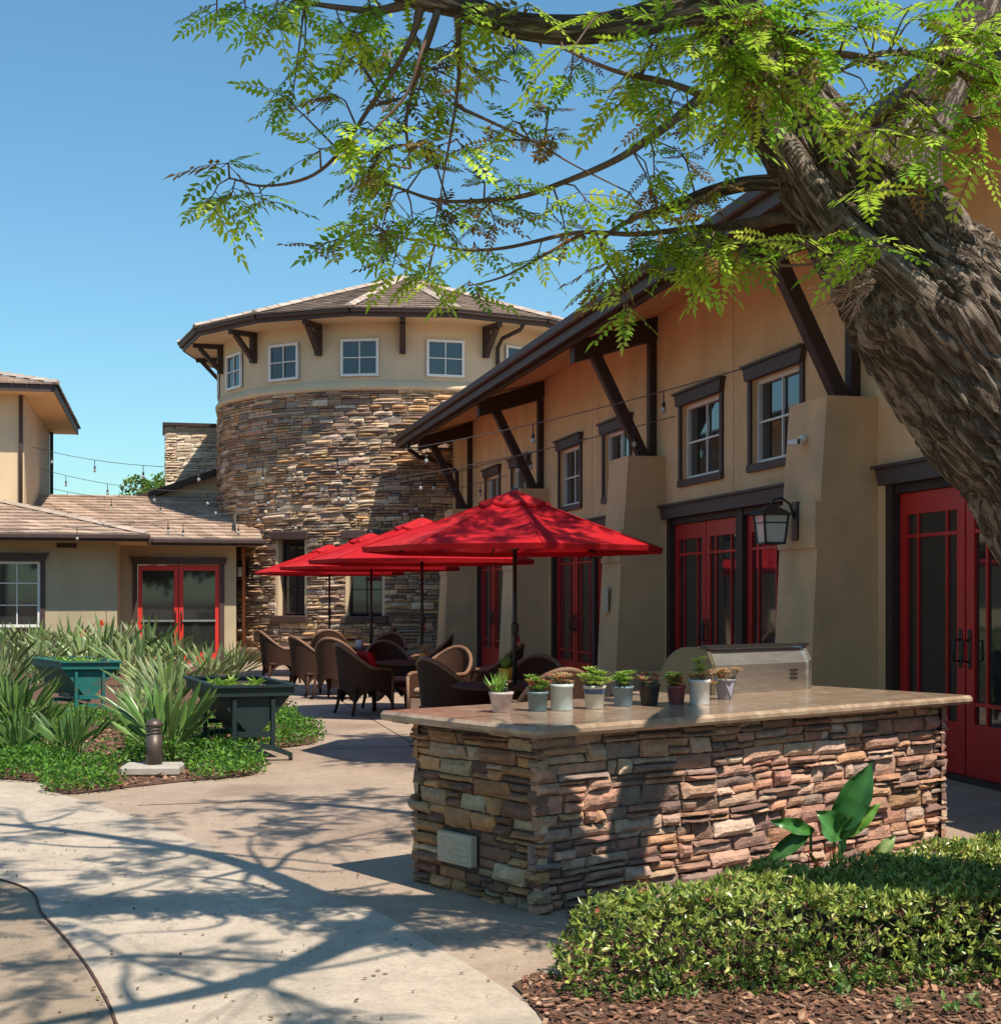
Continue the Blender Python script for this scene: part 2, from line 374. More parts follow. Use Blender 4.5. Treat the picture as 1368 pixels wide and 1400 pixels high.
bedL = spline([Vector((-14,13.9,0)), Vector((-9,13.1,0)), G(-2,1066), G(60,1083), G(100,1087), G(170,1079), G(262,1069), G(345,1061), G(352,1048), G(318,1037), G(345,1025), G(395,1023), G(436,1012), G(400,990), G(392,962), G(372,940), G(330,926), G(300,916), G(200,911), G(0,908), Vector((-14,33.5,0))], 4, True)
sheet('planting_bed', bedL, .012, M['mulchbed'])
bedR = [G(742,1402), G(722,1372), G(700,1350), G(730,1338), G(775,1335), G(778,1255), G(1010,1210), G(1330,1150), G(1500,1140), Vector((6.2,8.6,0)), Vector((6.5,4,0)), Vector((3,2.4,0)), G(790,1480)]
sheet('mulch_bed', bedR, .016, M['mulchbed'])
def inside(p, poly):
    c = False; n = len(poly); j = n-1
    for i in range(n):
        if (poly[i].y > p[1]) != (poly[j].y > p[1]) and p[0] < (poly[j].x-poly[i].x)*(p[1]-poly[i].y)/(poly[j].y-poly[i].y)+poly[i].x: c = not c
        j = i
    return c
def chips(name, poly, x0, x1, y0, y1, n, size, fan=1.0):
    mb = MB(); k = 0
    while k < n:
        x, y = random.uniform(x0,x1), random.uniform(y0,y1)
        k += 1
        if not inside((x,y), poly): continue
        a = random.uniform(0, 6.28); L = size*random.uniform(.4,1.3); wd = L*random.uniform(.25,.5)
        d = Vector((math.cos(a), math.sin(a), random.uniform(-.35,.35))); s = Vector((-math.sin(a), math.cos(a), random.uniform(-.3,.3)))
        t = random.uniform(.5,1.5); c = random.choice([(.22,.10,.055),(.16,.07,.04),(.28,.15,.09),(.33,.2,.13),(.12,.055,.035)])
        mb.box(Vector((x,y,.018+random.uniform(0,.014))), d*L, s*wd, (0,0,.004), 0, tuple(v*t for v in c))
    return tag(mb.build(name, M['chip']), 'reddish brown bark mulch under the low hedge' if 'hedge' in name else 'reddish brown bark mulch in the left planting bed', 'mulch', kind='stuff')
chips('hedge_bark_mulch', bedR, .1, 3.3, 5.2, 7.4, 9000, .035)
chips('bed_bark_mulch', bedL, -6, -1.5, 11, 17, 5000, .06)

m_ = MB(); random.seed(8)
for k in range(1200):
    if random.random() < .6: x, y = random.uniform(-3.2,.9), random.uniform(5.3,11)
    else: x, y = random.uniform(-3,3.2), random.uniform(6,16)
    a = random.uniform(0,6.28); L_ = random.uniform(.012,.035); d = Vector((math.cos(a),math.sin(a),random.uniform(-.1,.3))); s_ = Vector((-d.y,d.x,0))*L_*.25; p = Vector((x,y,.017))
    m_.add([p, p+d*L_*.5+s_, p+d*L_, p+d*L_*.5-s_], [[0,1,2,3]], 0, random.choice([(.2,.16,.06),(.15,.08,.04),(.3,.26,.08),(.1,.06,.04)]))
tag(m_.build('fallen_leaves', M['leaf']), 'tiny fallen leaflets scattered over the path and patio', 'fallen leaves', kind='stuff')
# ------------------------------------------------------------------ stone veneer
PAL = [(.34,.215,.15),(.40,.27,.19),(.27,.16,.11),(.44,.33,.25),(.31,.2,.14),(.22,.15,.12),(.46,.37,.28),(.38,.22,.13),(.30,.25,.21),(.42,.28,.2),(.36,.24,.18)]
def stones(mb, surf, u0, u1, h0, h1, holes=(), row=(.085,.125), ln=(.14,.42), split=.62, res=(6,3), out=(.008,.062), wav=.012, pal=PAL, gap=.006, jit=False):
    h = h0; seed = random.uniform(0,99)
    def one(ua, ub, ha, hb):
        if ub-ua < .015: return
        o = random.uniform(*out); nu, nv = res; c = random.choice(pal); k = random.uniform(.8,1.2); c = tuple(min(1,x*k*random.uniform(.95,1.05)) for x in c)
        g_ = gap*random.uniform(.5,1.4); ua += g_; ub -= g_; ha += g_*.7; hb -= g_*.7
        if hb-ha < .01 or ub-ua < .01: return
        tl, tr = random.uniform(-.3,.3)*(hb-ha)*.3, random.uniform(-.3,.3)*(hb-ha)*.3
        sk0, sk1 = random.uniform(-.012,.012), random.uniform(-.012,.012); tilt = random.uniform(-.25,.25)*o
        sd_ = random.uniform(0,50); vs = []
        for j in range(nv+1):
            for i in range(nu+1):
                s, t = i/nu, j/nv
                ed = max(abs(2*s-1)**6, abs(2*t-1)**4)
                uu = ua+(ub-ua)*s + (sk0*(1-s)+sk1*s)*(2*t-1); hh = ha+(hb-ha)*t + (tl*(1-s)+tr*s)*(2*t-1)*.5
                oo = o*(1-.55*ed) + tilt*(2*t-1) + (mn.noise(Vector((uu*14+sd_, hh*22, sd_))) * .012 if nu > 3 else random.uniform(-.006,.006))
                if nu > 3: hh += mn.noise(Vector((uu*16, hh*8+sd_, 3)))*.005
                hh += wav*mn.noise(Vector((uu*1.3+seed, hh*2.2, 0)))
                vs.append(surf(uu, hh, oo))
        n1 = len(vs); ring = [i for i in range(nu+1)] + [j*(nu+1)+nu for j in range(1,nv+1)] + [nv*(nu+1)+i for i in range(nu-1,-1,-1)] + [j*(nu+1) for j in range(nv-1,0,-1)]
        for r in ring:
            s, t = (r % (nu+1))/nu, (r//(nu+1))/nv
            vs.append(surf(ua+(ub-ua)*s, ha+(hb-ha)*t + wav*mn.noise(Vector(((ua+(ub-ua)*s)*1.3+seed, (ha+(hb-ha)*t)*2.2, 0))), -.03))
        fs = [[j*(nu+1)+i, j*(nu+1)+i+1, (j+1)*(nu+1)+i+1, (j+1)*(nu+1)+i] for j in range(nv) for i in range(nu)]
        m = len(ring); fs += [[ring[(q+1)%m], ring[q], n1+q, n1+(q+1)%m] for q in range(m)]
        mb.add(vs, fs, 0, c)
    while h < h1 - .01:
        rh = random.uniform(*row); hb = min(h+rh, h1)
        if h1-hb < row[0]*.5: hb = h1
        segs = [(u0,u1)]
        for (a,b,c,d) in holes:
            if c < (h+hb)/2 < d:
                ns = []
                for (p,q) in segs:
                    if b <= p or a >= q: ns.append((p,q)); continue
                    if a > p: ns.append((p,a))
                    if b < q: ns.append((b,q))
                segs = ns
        for (p,q) in segs:
            u = p + (random.uniform(-.035,.02) if p == u0 and jit else 0); q = q + (random.uniform(-.02,.035) if q == u1 and jit else 0)
            while u < q-.005:
                L = random.uniform(*ln)
                if random.random() < .2: L *= .5
                ue = min(u+L, q)
                if q-ue < ln[0]*.4: ue = q
                if random.random() < split:
                    m_ = h+(hb-h)*random.uniform(.35,.65)
                    if random.random() < .4 and ue-u > .2:
                        um = u+(ue-u)*random.uniform(.35,.65)
                        one(u,um,h,m_); one(um,ue,h,m_); one(u,ue,m_,hb)
                    else: one(u,ue,h,m_); one(u,ue,m_,hb)
                else: one(u,min(ue,u+max(.1,(ue-u))),h,hb)
                u = ue
        h = hb

# ------------------------------------------------------------------ wall with openings
def wall(mb, O, eu, n, u0, u1, h0, h1, holes=(), depth=.14, mi=0):
    """front face in the plane through O spanned by eu and up, outward normal n; holes (ua,ub,ha,hb) with reveals"""
    us = sorted({u0,u1,*[x for h in holes for x in h[:2]]}); hs = sorted({h0,h1,*[x for h in holes for x in h[2:]]})
    pt = lambda u,h,d=0: O + eu*u + Vector((0,0,h)) - n*d
    flip = eu.cross(Vector((0,0,1))).dot(n) < 0
    def q(a):
        mb.add(a, [[3,2,1,0] if flip else [0,1,2,3]], mi)
    for i in range(len(us)-1):
        for j in range(len(hs)-1):
            uc, hc = (us[i]+us[i+1])/2, (hs[j]+hs[j+1])/2
            if uc < u0 or uc > u1 or hc < h0 or hc > h1: continue
            if any(h[0] < uc < h[1] and h[2] < hc < h[3] for h in holes): continue
            q([pt(us[i],hs[j]), pt(us[i+1],hs[j]), pt(us[i+1],hs[j+1]), pt(us[i],hs[j+1])])
    for (a,b,c,d) in holes:
        q([pt(a,c), pt(a,d), pt(a,d,depth), pt(a,c,depth)][::-1]); q([pt(b,c), pt(b,c,depth), pt(b,d,depth), pt(b,d)][::-1])
        q([pt(a,d), pt(b,d), pt(b,d,depth), pt(a,d,depth)][::-1]); q([pt(a,c), pt(a,c,depth), pt(b,c,depth), pt(b,c)][::-1])

# ------------------------------------------------------------------ roof tiles
TP = [(.38,.27,.20),(.43,.31,.235),(.32,.225,.17),(.46,.34,.26),(.36,.26,.2)]
def tiles(mb, e0, e1, t0, t1, nrow, tw=.3, th=.035, pal=TP):
    e0,e1,t0,t1 = map(Vector,(e0,e1,t0,t1))
    nrm = (e1-e0).cross(t0-e0)
    if nrm.length < 1e-6: nrm = (e1-e0).cross(t1-e0)
    nrm.normalize()
    if nrm.z < 0: nrm = -nrm
    for r in range(nrow):
        a, b = r/nrow, (r+1)/nrow
        L0,R0 = e0.lerp(t0,a), e1.lerp(t1,a); L1,R1 = e0.lerp(t0,b), e1.lerp(t1,b)
        n = max(1, int(round((R0-L0).length/tw)))
        off = .5/n if r % 2 else 0
        xs = [0] + [min(1, k/n+off) for k in range(0 if off else 1, n)] + [1]
        for k in range(len(xs)-1):
            s,t = xs[k], xs[k+1]
            if t-s < 1e-4: continue
            p0,p1,p2,p3 = L0.lerp(R0,s), L0.lerp(R0,t), L1.lerp(R1,t), L1.lerp(R1,s)
            lift = nrm*th*random.uniform(.85,1.2); c = random.choice(pal); kk = random.uniform(.85,1.15); c = tuple(x*kk for x in c)
            ge = (p1-p0)*.015
            mb.add([p0+lift+ge, p1+lift-ge, p2+nrm*.004-ge, p3+nrm*.004+ge, p0+ge-nrm*.01, p1-ge-nrm*.01], [[0,1,2,3],[4,5,1,0],[4,0,3],[5,2,1]], 0, c)
def hipcap(mb, p, q, n, pal=((.42,.33,.27),(.38,.3,.24),(.47,.38,.31)), wd=.22):
    p,q = Vector(p),Vector(q); d = (q-p)/n; s = d.cross(Vector((0,0,1))).normalized()*wd/2; up = Vector((0,0,.06))
    for k in range(n):
        a, b = p+d*k, p+d*(k+1.05); c = random.choice(pal)
        mb.add([a-s, a+up*1.3, a+s, b-s*.8, b+up*.9, b+s*.8], [[0,1,4,3],[1,2,5,4],[0,2,1]], 0, c)

# ------------------------------------------------------------------ window / door builders (wall-plane frame O, eu, n)
UP = Vector((0,0,1))
def window(parent, O, eu, n, ua, ub, ha, hb, trim='brown', head=True, nx=2, nz=2, depth=.09, tw=.09, world=True, sill=True, label=None, proud=.03, glass='glass', framew=.05):
    """brown trim part with white sash and pane sub-parts"""
    pt = lambda u,h,d=0: O + eu*u + UP*h + n*d
    mb = MB()
    if head:
        mb.prism([pt(ua-tw-.05,hb+.15,.001), pt(ub+tw+.05,hb+.15,.001), pt(ub+tw,hb,.001), pt(ua-tw,hb,.001)], n*.07)
        mb.box(pt(ua-tw-.07,hb+.15,.001), eu*(ub-ua+2*tw+.14), UP*.03, n*.1)
    elif tw > 0: mb.box(pt(ua-tw,hb,.001), eu*(ub-ua+2*tw), UP*tw, n*proud)
    if tw > 0:
        mb.box(pt(ua-tw,ha,.001), eu*tw, UP*(hb-ha), n*proud); mb.box(pt(ub,ha,.001), eu*tw, UP*(hb-ha), n*proud)
        if sill: mb.box(pt(ua-tw,ha-tw,.001), eu*(ub-ua+2*tw), UP*tw, n*(proud+.015))
    w_ = mb.build('window', M[trim], parent, world)
    if label: w_['label'] = label
    f = MB(); d0 = -depth
    fw = framew
    for (a,b,c,d) in ((ua,ub,ha,ha+fw),(ua,ub,hb-fw,hb),(ua,ua+fw,ha+fw,hb-fw),(ub-fw,ub,ha+fw,hb-fw)):
        f.box(pt(a,c,d0), eu*(b-a), UP*(d-c), n*.05)
    for i in range(1,nx):
        u = ua+(ub-ua)*i/nx; f.box(pt(u-.012,ha+fw,d0+.01), eu*.024, UP*(hb-ha-2*fw), n*.025)
    for j in range(1,nz):
        h = ha+(hb-ha)*j/nz; f.box(pt(ua+fw,h-.012,d0+.012), eu*(ub-ua-2*fw), UP*.024, n*.028)
    f.build('sash', M['white'], w_)
    p = MB(); p.box(pt(ua,ha,d0-.01), eu*(ub-ua), UP*(hb-ha), n*.012); p.build('pane', M[glass], w_)
    return w_

def door_leaf(parent, O, eu, n, ua, ub, ha, hb, depth=.1, red='red', handle_side=1, world=True, style='craft'):
    pt = lambda u,h,d=0: O + eu*u + UP*h + n*d
    mb = MB(); d0 = -depth; T = .05; st = .125; W_ = ub-ua
    bx = lambda a,b,c,d,t=T,o=0: mb.box(pt(a,c,d0+o), eu*(b-a), UP*(d-c), n*t)
    if style == 'craft':
        top, bot = .2, .62
        bx(ua,ub,hb-top,hb); bx(ua,ub,ha,ha+bot-.17); bx(ua,ua+st,ha+bot-.17,hb-top); bx(ub-st,ub,ha+bot-.17,hb-top)
        g0,g1 = ua+st, ub-st; gw = g1-g0
        for k in (.21,.79): bx(g0+gw*k-.014, g0+gw*k+.014, ha+bot-.17, hb-top, T-.01, .004)
        for hh in (hb-top-.2, ha+bot): bx(g0,g1,hh-.016,hh+.016,T-.008,.003)
        gl = (g0,g1,ha+bot-.17,hb-top)
    else:
        bx(ua,ub,hb-.13,hb); bx(ua,ub,ha,ha+.24); bx(ua,ua+.1,ha+.24,hb-.13); bx(ub-.1,ub,ha+.24,hb-.13)
        gl = (ua+.1,ub-.1,ha+.24,hb-.13)
    dr = mb.build('door', M[red], parent, world)
    g_ = MB(); g_.box(pt(gl[0],gl[2],d0+.015), eu*(gl[1]-gl[0]), UP*(gl[3]-gl[2]), n*.01); g_.build('pane', M['glass'], dr)
    h_ = MB(); hu = ub-.06 if handle_side > 0 else ua+.06
    if style == 'craft':
        h_.box(pt(hu-.025,ha+.92,d0+T), eu*.05, UP*.34, n*.012, bev=.005)
        h_.tube([pt(hu,ha+.98,d0+T+.01), pt(hu,ha+.99,d0+T+.07), pt(hu,ha+1.16,d0+T+.07), pt(hu,ha+1.17,d0+T+.01)], .011, 8)
    else:
        h_.tube([pt(hu,ha+.85,d0+T), pt(hu,ha+.85,d0+T+.06), pt(hu,ha+1.25,d0+T+.06), pt(hu,ha+1.25,d0+T)], .013, 8)
        bar_ = MB(); bar_.box(pt(gl[0]-.02,ha+.98,d0+T+.002), eu*(gl[1]-gl[0]+.04), UP*.045, n*.03); bar_.build('push_bar', M['steel'], dr)
    h_.build('handle', M['black'], dr)
    return dr

# ================================================================== HALL (right)
hall = thing('stucco_hall', 'long orange tan stucco hall with battered piers, red doors and dark timber eaves', 'building', W(DW, 20))
ZN = -AV                                    # outward normal of hall wall
HO = W(DW, 0)
B0 = [6.4, 12.45, 18.40, 24.45, 30.55]      # near edges of the piers
PW = .84
holes = []; wins = [(14.18-.05, 15.45), (16.5-.1, 17.75), (19.9, 21.15), (22.45, 23.7), (25.9, 27.15), (28.25, 29.5), (8.3, 9.6), (10.2,11.35)]
for (a,b) in wins: holes.append((a,b,3.12,4.1))
units = []
for b in B0[:-1]:
    ua = b+PW+.1; ub = ua+4.95
    if b > 24: ub = 30.45
    units.append((ua,ub)); holes.append((ua+.02,ub-.02,.0,2.66))
wb = MB(); wall(wb, HO, BU, ZN, 6.4, 33.4, 0, 5.6, holes, .2)
wb.build('wall', M['stucco'], hall, True)
iw = MB()                                    # inside of the hall behind the panes, gable end towards the camera
iw.box(W(DW+.34, 6.6), AV*.05, BU*26.6, UP*5.4); iw.box(W(DW+.01,6.38), AV*9, BU*.02, UP*5.4)
iw.build('inner_wall', M['interior'], hall, True)
# roof
E = DW-1.4; sl_ = .27
rf = MB()
rf.prism([W(E+.03,7.25,5.10), W(E+.03,7.25,5.26), W(14.5,7.25,5.26+sl_*(14.5-E)), W(14.5,7.25,5.10+sl_*(14.5-E))], BU*25.5)
roof = rf.build('roof', M['soffit'], hall, True)
rt = MB(); tiles(rt, W(E-.02,7.2,5.27), W(E-.02,32.8,5.27), W(14.5,7.2,5.27+sl_*(14.52-E)), W(14.5,32.8,5.27+sl_*(14.52-E)), 26); rt.build('roof_tiles', M['tile'], roof)
fa = MB()
fa.box(W(E-.03,7.2,5.03), AV*.058, BU*25.6, UP*.25); fa.box(W(E-.11,7.15,5.15), AV*.078, BU*25.7, UP*.13, bev=.02)
fa.box(W(E+.12,7.25,5.005), AV*.05, BU*25.5, UP*.12)
fa.prism([W(E+.03,32.752,5.02), W(E+.03,32.752,5.27), W(14.5,32.752,5.27+sl_*9.2), W(14.5,32.752,5.02+sl_*9.2)], BU*.05)
fa.build('fascia', M['brown'], hall, True)
# rafters tails / soffit boards between the beams are covered by the sloping soffit; outrigger beams, posts and braces
for b in B0:
    c = b + PW*.5
    m_ = MB(); m_.prism([W(E+.2,c-.11,4.80), W(E+.2,c-.11,5.03+.05), W(DW-.001,c-.11,5.10+sl_*1.36-.002), W(DW-.001,c-.11,4.86+sl_*1.1)], BU*.22)
    if b > 7: m_.build('beam', M['brown2'], hall, True)
    m_ = MB(); m_.box(W(DW-.10,c-.07,3.51), AV*.099, BU*.14, UP*1.62)
    if b > 7: m_.build('post', M['brown2'], hall, True)
    m_ = MB(); m_.bar(W(DW-.16,c,3.50), W(DW-.88,c,4.93), .15, .15, up=BU, bev=.01)
    if b > 7: m_.build('brace', M['brown2'], hall, True)
# piers, three tiers, battered
for b in B0:
    m_ = MB()
    def tier(h0,h1,t0,t1,gr=0):
        m_.add([W(DW+.02,b-gr,h0), W(DW-t0,b-gr,h0), W(DW-t0,b+PW+gr,h0), W(DW+.02,b+PW+gr,h0), W(DW+.02,b-gr,h1), W(DW-t1,b-gr,h1), W(DW-t1,b+PW+gr,h1), W(DW+.02,b+PW+gr,h1)],
               [[1,0,4,5],[2,1,5,6],[3,2,6,7],[4,7,6,5],[0,1,2,3]])
    tier(0,2.06,.74,.635,.004); tier(2.06,2.50,.655,.65,.002); tier(2.50,3.505,.60,.53,0)
    m_.build('pier', M['stucco_pil'], hall, True)
# lintels, jambs, doors
for (ua,ub) in units:
    m_ = MB(); pt = lambda u,h,d=0: HO + BU*u + UP*h + ZN*d
    m_.prism([pt(ua-.07,2.81,.002), pt(ub+.07,2.81,.002), pt(ub,2.64,.002), pt(ua,2.64,.002)], ZN*.085)
    m_.box(pt(ua-.09,2.80,.0015), BU*(ub-ua+.18), UP*.03, ZN*.12)
    m_.build('lintel', M['brown'], hall, True)
    m_ = MB()
    mid = (ua+ub)/2; js = .13
    for (p,q,d) in ((ua,ua+js,.01),(ub-js,ub,.01),(mid-.1,mid+.1,-.005)): m_.box(pt(p,0,-.19), BU*(q-p), UP*2.64, ZN*(.19+d))
    m_.box(pt(ua+js,2.56,-.19), BU*(mid-.1-ua-js), UP*.08, ZN*.17); m_.box(pt(mid+.1,2.56,-.19), BU*(ub-js-mid-.1), UP*.08, ZN*.17)
    m_.box(pt(ua+js,0,-.19), BU*(mid-.1-ua-js), UP*.05, ZN*.19); m_.box(pt(mid+.1,0,-.19), BU*(ub-js-mid-.1), UP*.05, ZN*.19)
    m_.build('door_frame', M['brown2'], hall, True)
    for (p,q) in ((ua+js,mid-.1),(mid+.1,ub-js)):
        c = (p+q)/2
        door_leaf(hall, HO, BU, ZN, p+.006, c-.012, .055, 2.555, .12, handle_side=1)
        door_leaf(hall, HO, BU, ZN, c+.012, q-.006, .055, 2.555, .12, handle_side=-1)
for (a,b) in wins: window(hall, HO, BU, ZN, a+.001, b-.001, 3.121, 4.099, depth=.11, nx=2, nz=2, tw=.085)
m_ = MB()
for u in (9.9, 16.0, 21.8, 27.7):
    m_.box(HO+BU*u+UP*2.86+ZN*.001, BU*.012, UP*2.45, ZN*.003)
m_.build('control_joint', pmat('darker_joint_stucco',(.46,.30,.16),(.4,.26,.14),rough=.95), hall, True)  # joints drawn as thin strips of darker stucco
# downspout at the far corner
dsp = MB(); dsp.tube([W(E,31.2,5.0), W(E+.02,31.2,4.85), W(E+.3,31.5,4.72), W(DW-.35,31.95,4.62), W(DW-.12,32.05,4.45), W(DW-.1,32.05,3.0), W(DW-.1,32.05,.1)], .05, 10)
dsp.build('downspout', M['brown2'], hall, True)
# ================================================================== TOWER
TC = Vector((-2.64, 38.4, 0)); TR = 4.83; TE = 5.66
def cyl(phi, r, h): return TC + Vector((r*math.sin(phi), -r*math.cos(phi), h))
tower = thing('stone_tower', 'round stacked stone tower with a many-sided tiled roof and a cream band of windows', 'building', TC)
twin = [(R(-29.5), .40), (R(-6.5), .40)]
holes = [(p*TR-w_-.06, p*TR+w_+.06, 1.12, 2.98) for p,w_ in twin]
core = MB(); us = sorted({R(-180), R(180), *[R(x) for x in range(-180,181,3)], *[h[0]/TR for h in holes], *[h[1]/TR for h in holes]}); hs = [0, 1.12, 2.98, 6.5]
for i in range(len(us)-1):
    for j in range(3):
        uc = (us[i]+us[i+1])/2*TR; hc = (hs[j]+hs[j+1])/2
        if any(h[0] < uc < h[1] and h[2] < hc < h[3] for h in holes): continue
        core.add([cyl(us[i],TR,hs[j]), cyl(us[i+1],TR,hs[j]), cyl(us[i+1],TR,hs[j+1]), cyl(us[i],TR,hs[j+1])], [[0,1,2,3]], smooth=True)
core.build('wall_core', M['mortar'], tower, True)
TPAL = [(.58,.42,.27),(.46,.28,.15),(.38,.27,.19),(.44,.32,.23),(.27,.18,.13),(.5,.4,.3),(.34,.23,.15),(.20,.15,.12),(.54,.44,.34),(.42,.27,.16),(.30,.25,.21),(.46,.33,.22),(.24,.17,.13)]
sv = MB(); stones(sv, lambda u,h,o: cyl(u/TR, TR+.02+o, h), R(-100)*TR, R(100)*TR, .34, 6.46, holes, row=(.10,.17), ln=(.22,.75), split=.7, res=(3,2), out=(.01,.09), wav=.02, pal=TPAL, gap=.010)
sv.build('stone_cladding', M['stonefar'], tower, True)
pl = MB(); pl.lathe(TC, [(TR+.001,0),(TR+.09,0),(TR+.09,.3),(TR+.07,.34),(TR,.34)], 96); pl.build('plinth', pmat('plinth_stone',(.36,.25,.17),(.3,.2,.14),rough=.9,scale=3,bump=.4), tower, True)
led = MB(); led.lathe(TC, [(TR,6.44),(TR+.10,6.46),(TR+.11,6.54),(TR+.07,6.6),(TR+.03,6.66)], 120); led.build('ledge', M['stucco_up'], tower, True)
ub_ = MB(); ub_.lathe(TC, [(TR+.0,6.5),(TR+.0,8.12)], 120); ub_.build('upper_wall', M['stucco_up'], tower, True)
sf = MB(); NV = 15; va = [R(16+24*k) for k in range(NV)]
EV = [cyl(a, TE/math.cos(math.pi/NV)*.992, 0) for a in va]
sf.add([TC+Vector((0,0,8.13))] + [v+UP*8.03 for v in EV], [[0, 1+(k+1)%NV, 1+k] for k in range(NV)]); sf.build('soffit', M['stucco_up'], tower, True)
fz = MB()
for k in range(NV):
    a, b = EV[k], EV[(k+1)%NV]; out_ = ((a+b)/2-TC); out_.z = 0; out_.normalize()
    fz.box(a+UP*8.02, b-a, out_*.04, UP*.17); fz.bar(a+UP*8.165+out_*.09, b+UP*8.165+out_*.09, .1, .11, bev=.02)
fz.build('gutter', M['brown'], tower, True)
tr_ = MB(); hc_ = MB(); AP = TC + Vector((0,0,10.15))
for k in range(NV):
    o1, o2 = (EV[k]-TC)*1.03+TC, (EV[(k+1)%NV]-TC)*1.03+TC
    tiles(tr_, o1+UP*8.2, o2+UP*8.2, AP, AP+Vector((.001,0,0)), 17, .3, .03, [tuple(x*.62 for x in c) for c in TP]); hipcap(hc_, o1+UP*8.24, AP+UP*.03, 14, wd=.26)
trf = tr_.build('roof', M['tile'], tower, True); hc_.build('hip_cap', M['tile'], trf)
fin = MB(); fin.lathe(AP, [(.22,-.12),(.16,0),(.05,.05),(0.001,.1)], 12); fin.build('cap_tile', M['tile'], trf)
vp = MB(); q = cyl(R(38), 3.4, 8.98); vp.tube([q, q+UP*.3], .05, 8); vp.tube([q+UP*.3, q+UP*.36], .09, 8); vp.build('vent_pipe', M['brown'], trf)
q = cyl(R(55), 4.7, 8.5); vp = MB(); vp.tube([q, q+UP*.22], .06, 8); vp.build('vent_pipe', M['brown'], trf)
def tang(phi): return Vector((math.cos(phi), math.sin(phi), 0)), Vector((math.sin(phi), -math.cos(phi), 0))
for d in (-104,-80,-56,-32,-8,16,40,64,88):
    p = R(d); eu, n = tang(p); O = cyl(p, TR+.0, 0)
    window(tower, O+n*.055, eu, n, -.46, .46, 6.78, 7.66, trim='white', head=False, tw=.0, depth=.05, sill=False, framew=.06)
for d in (-92,-68,-44,-20,4,28,52,76):
    p = R(d); eu, n = tang(p); m_ = MB()
    m_.box(cyl(p,TR-.02,7.30)-eu*.07, eu*.14, n*.16, UP*.78)
    m_.box(cyl(p,TR+.14,7.93)-eu*.065, eu*.13, n*.62, UP*.14)
    m_.bar(cyl(p,TR+.12,7.42), cyl(p,TR+.60,7.93), .10, .13, up=eu)
    m_.build('bracket', M['brown2'], tower, True)
m_ = MB(); p = R(31.5); m_.tube([cyl(p+.05,TE+.0,8.05), cyl(p+.045,TE-.1,7.92), cyl(p+.005,TR+.25,7.75), cyl(p,TR+.1,7.55), cyl(p,TR+.1,6.7), cyl(p,TR+.16,6.5), cyl(p,TR+.16,.2)], .05, 10); m_.build('downspout', M['brown2'], tower, True)
for p, w_ in twin:
    eu, n = tang(p); O = cyl(p, TR, 0); m_ = MB()
    pt = lambda u,h,d=0: O + eu*u + UP*h + n*d
    x = w_+.07
    m_.box(pt(-x,1.1,-.32), eu*.07, UP*1.9, n*.31); m_.box(pt(x-.07,1.1,-.32), eu*.07, UP*1.9, n*.31)
    m_.build('window_reveal', M['stucco_up'], tower, True)
    wd = window(tower, O - n*.16, eu, n, -w_, w_, 1.16, 2.94, depth=.07, trim='brown', head=False, tw=.0, nx=2, nz=3, sill=False)
    m_ = MB(); m_.box(pt(-w_-.15,2.95,-.2), eu*(2*w_+.3), UP*.2, n*.31, bev=.015); m_.box(pt(-w_-.15,.96,-.2), eu*(2*w_+.3), UP*.17, n*.32, bev=.015); m_.build('window_surround', M['brown'], tower, True)
    for ch in bpy.data.objects:
        if ch.parent == wd and ch.name.startswith('sash'): ch.data.materials[0] = M['brown2']

# ================================================================== LEFT BUILDING
lb = thing('courtyard_building', 'sage and cream stucco building at the left with bright red glass entrance doors', 'building', W(-3, 34))
NF = -BU
m_ = MB()
O1 = W(0, 32.6)
wall(m_, O1, AV, NF, -14, -1.02, 0, 2.95, [(-4.1,-2.64,.92,2.36)], .12)
wall(m_, W(-1.02,0), BU, AV, 32.6, 34.75, 0, 2.95)
O2 = W(0, 34.75)
wall(m_, O2, AV, NF, -1.02, 1.67, 0, 2.95, [(-.62,1.28,0,2.34)], .14)
wall(m_, W(1.67,0), BU, AV, 34.75, 38.5, 0, 3.6)
m_.build('wall', M['stucco_left'], lb, True)
window(lb, O1, AV, NF, -4.099, -2.641, .921, 2.359, depth=.06, nx=3, nz=3, tw=.10, framew=.06)
m_ = MB(); pt = lambda u,h,d=0: O2 + AV*u + UP*h + NF*d
m_.prism([pt(-.8,2.52,.002), pt(1.46,2.52,.002), pt(1.41,2.36,.002), pt(-.75,2.36,.002)], NF*.07)
m_.box(pt(-.73,0,.002), AV*.11, UP*2.36, NF*.03); m_.box(pt(1.28,0,.002), AV*.11, UP*2.36, NF*.03)
m_.build('door_trim', M['brown'], lb, True)
door_leaf(lb, O2, AV, NF, -.615, .315, .01, 2.335, .07, 'redbright', 1, style='store')
door_leaf(lb, O2, AV, NF, .335, 1.275, .01, 2.335, .07, 'redbright', -1, style='store')
m_ = MB(); m_.box(W(-2.3,32.6-.012,2.66), AV*.42, BU*.0115, UP*.10); m_.build('vent', M['brown2'], lb, True)
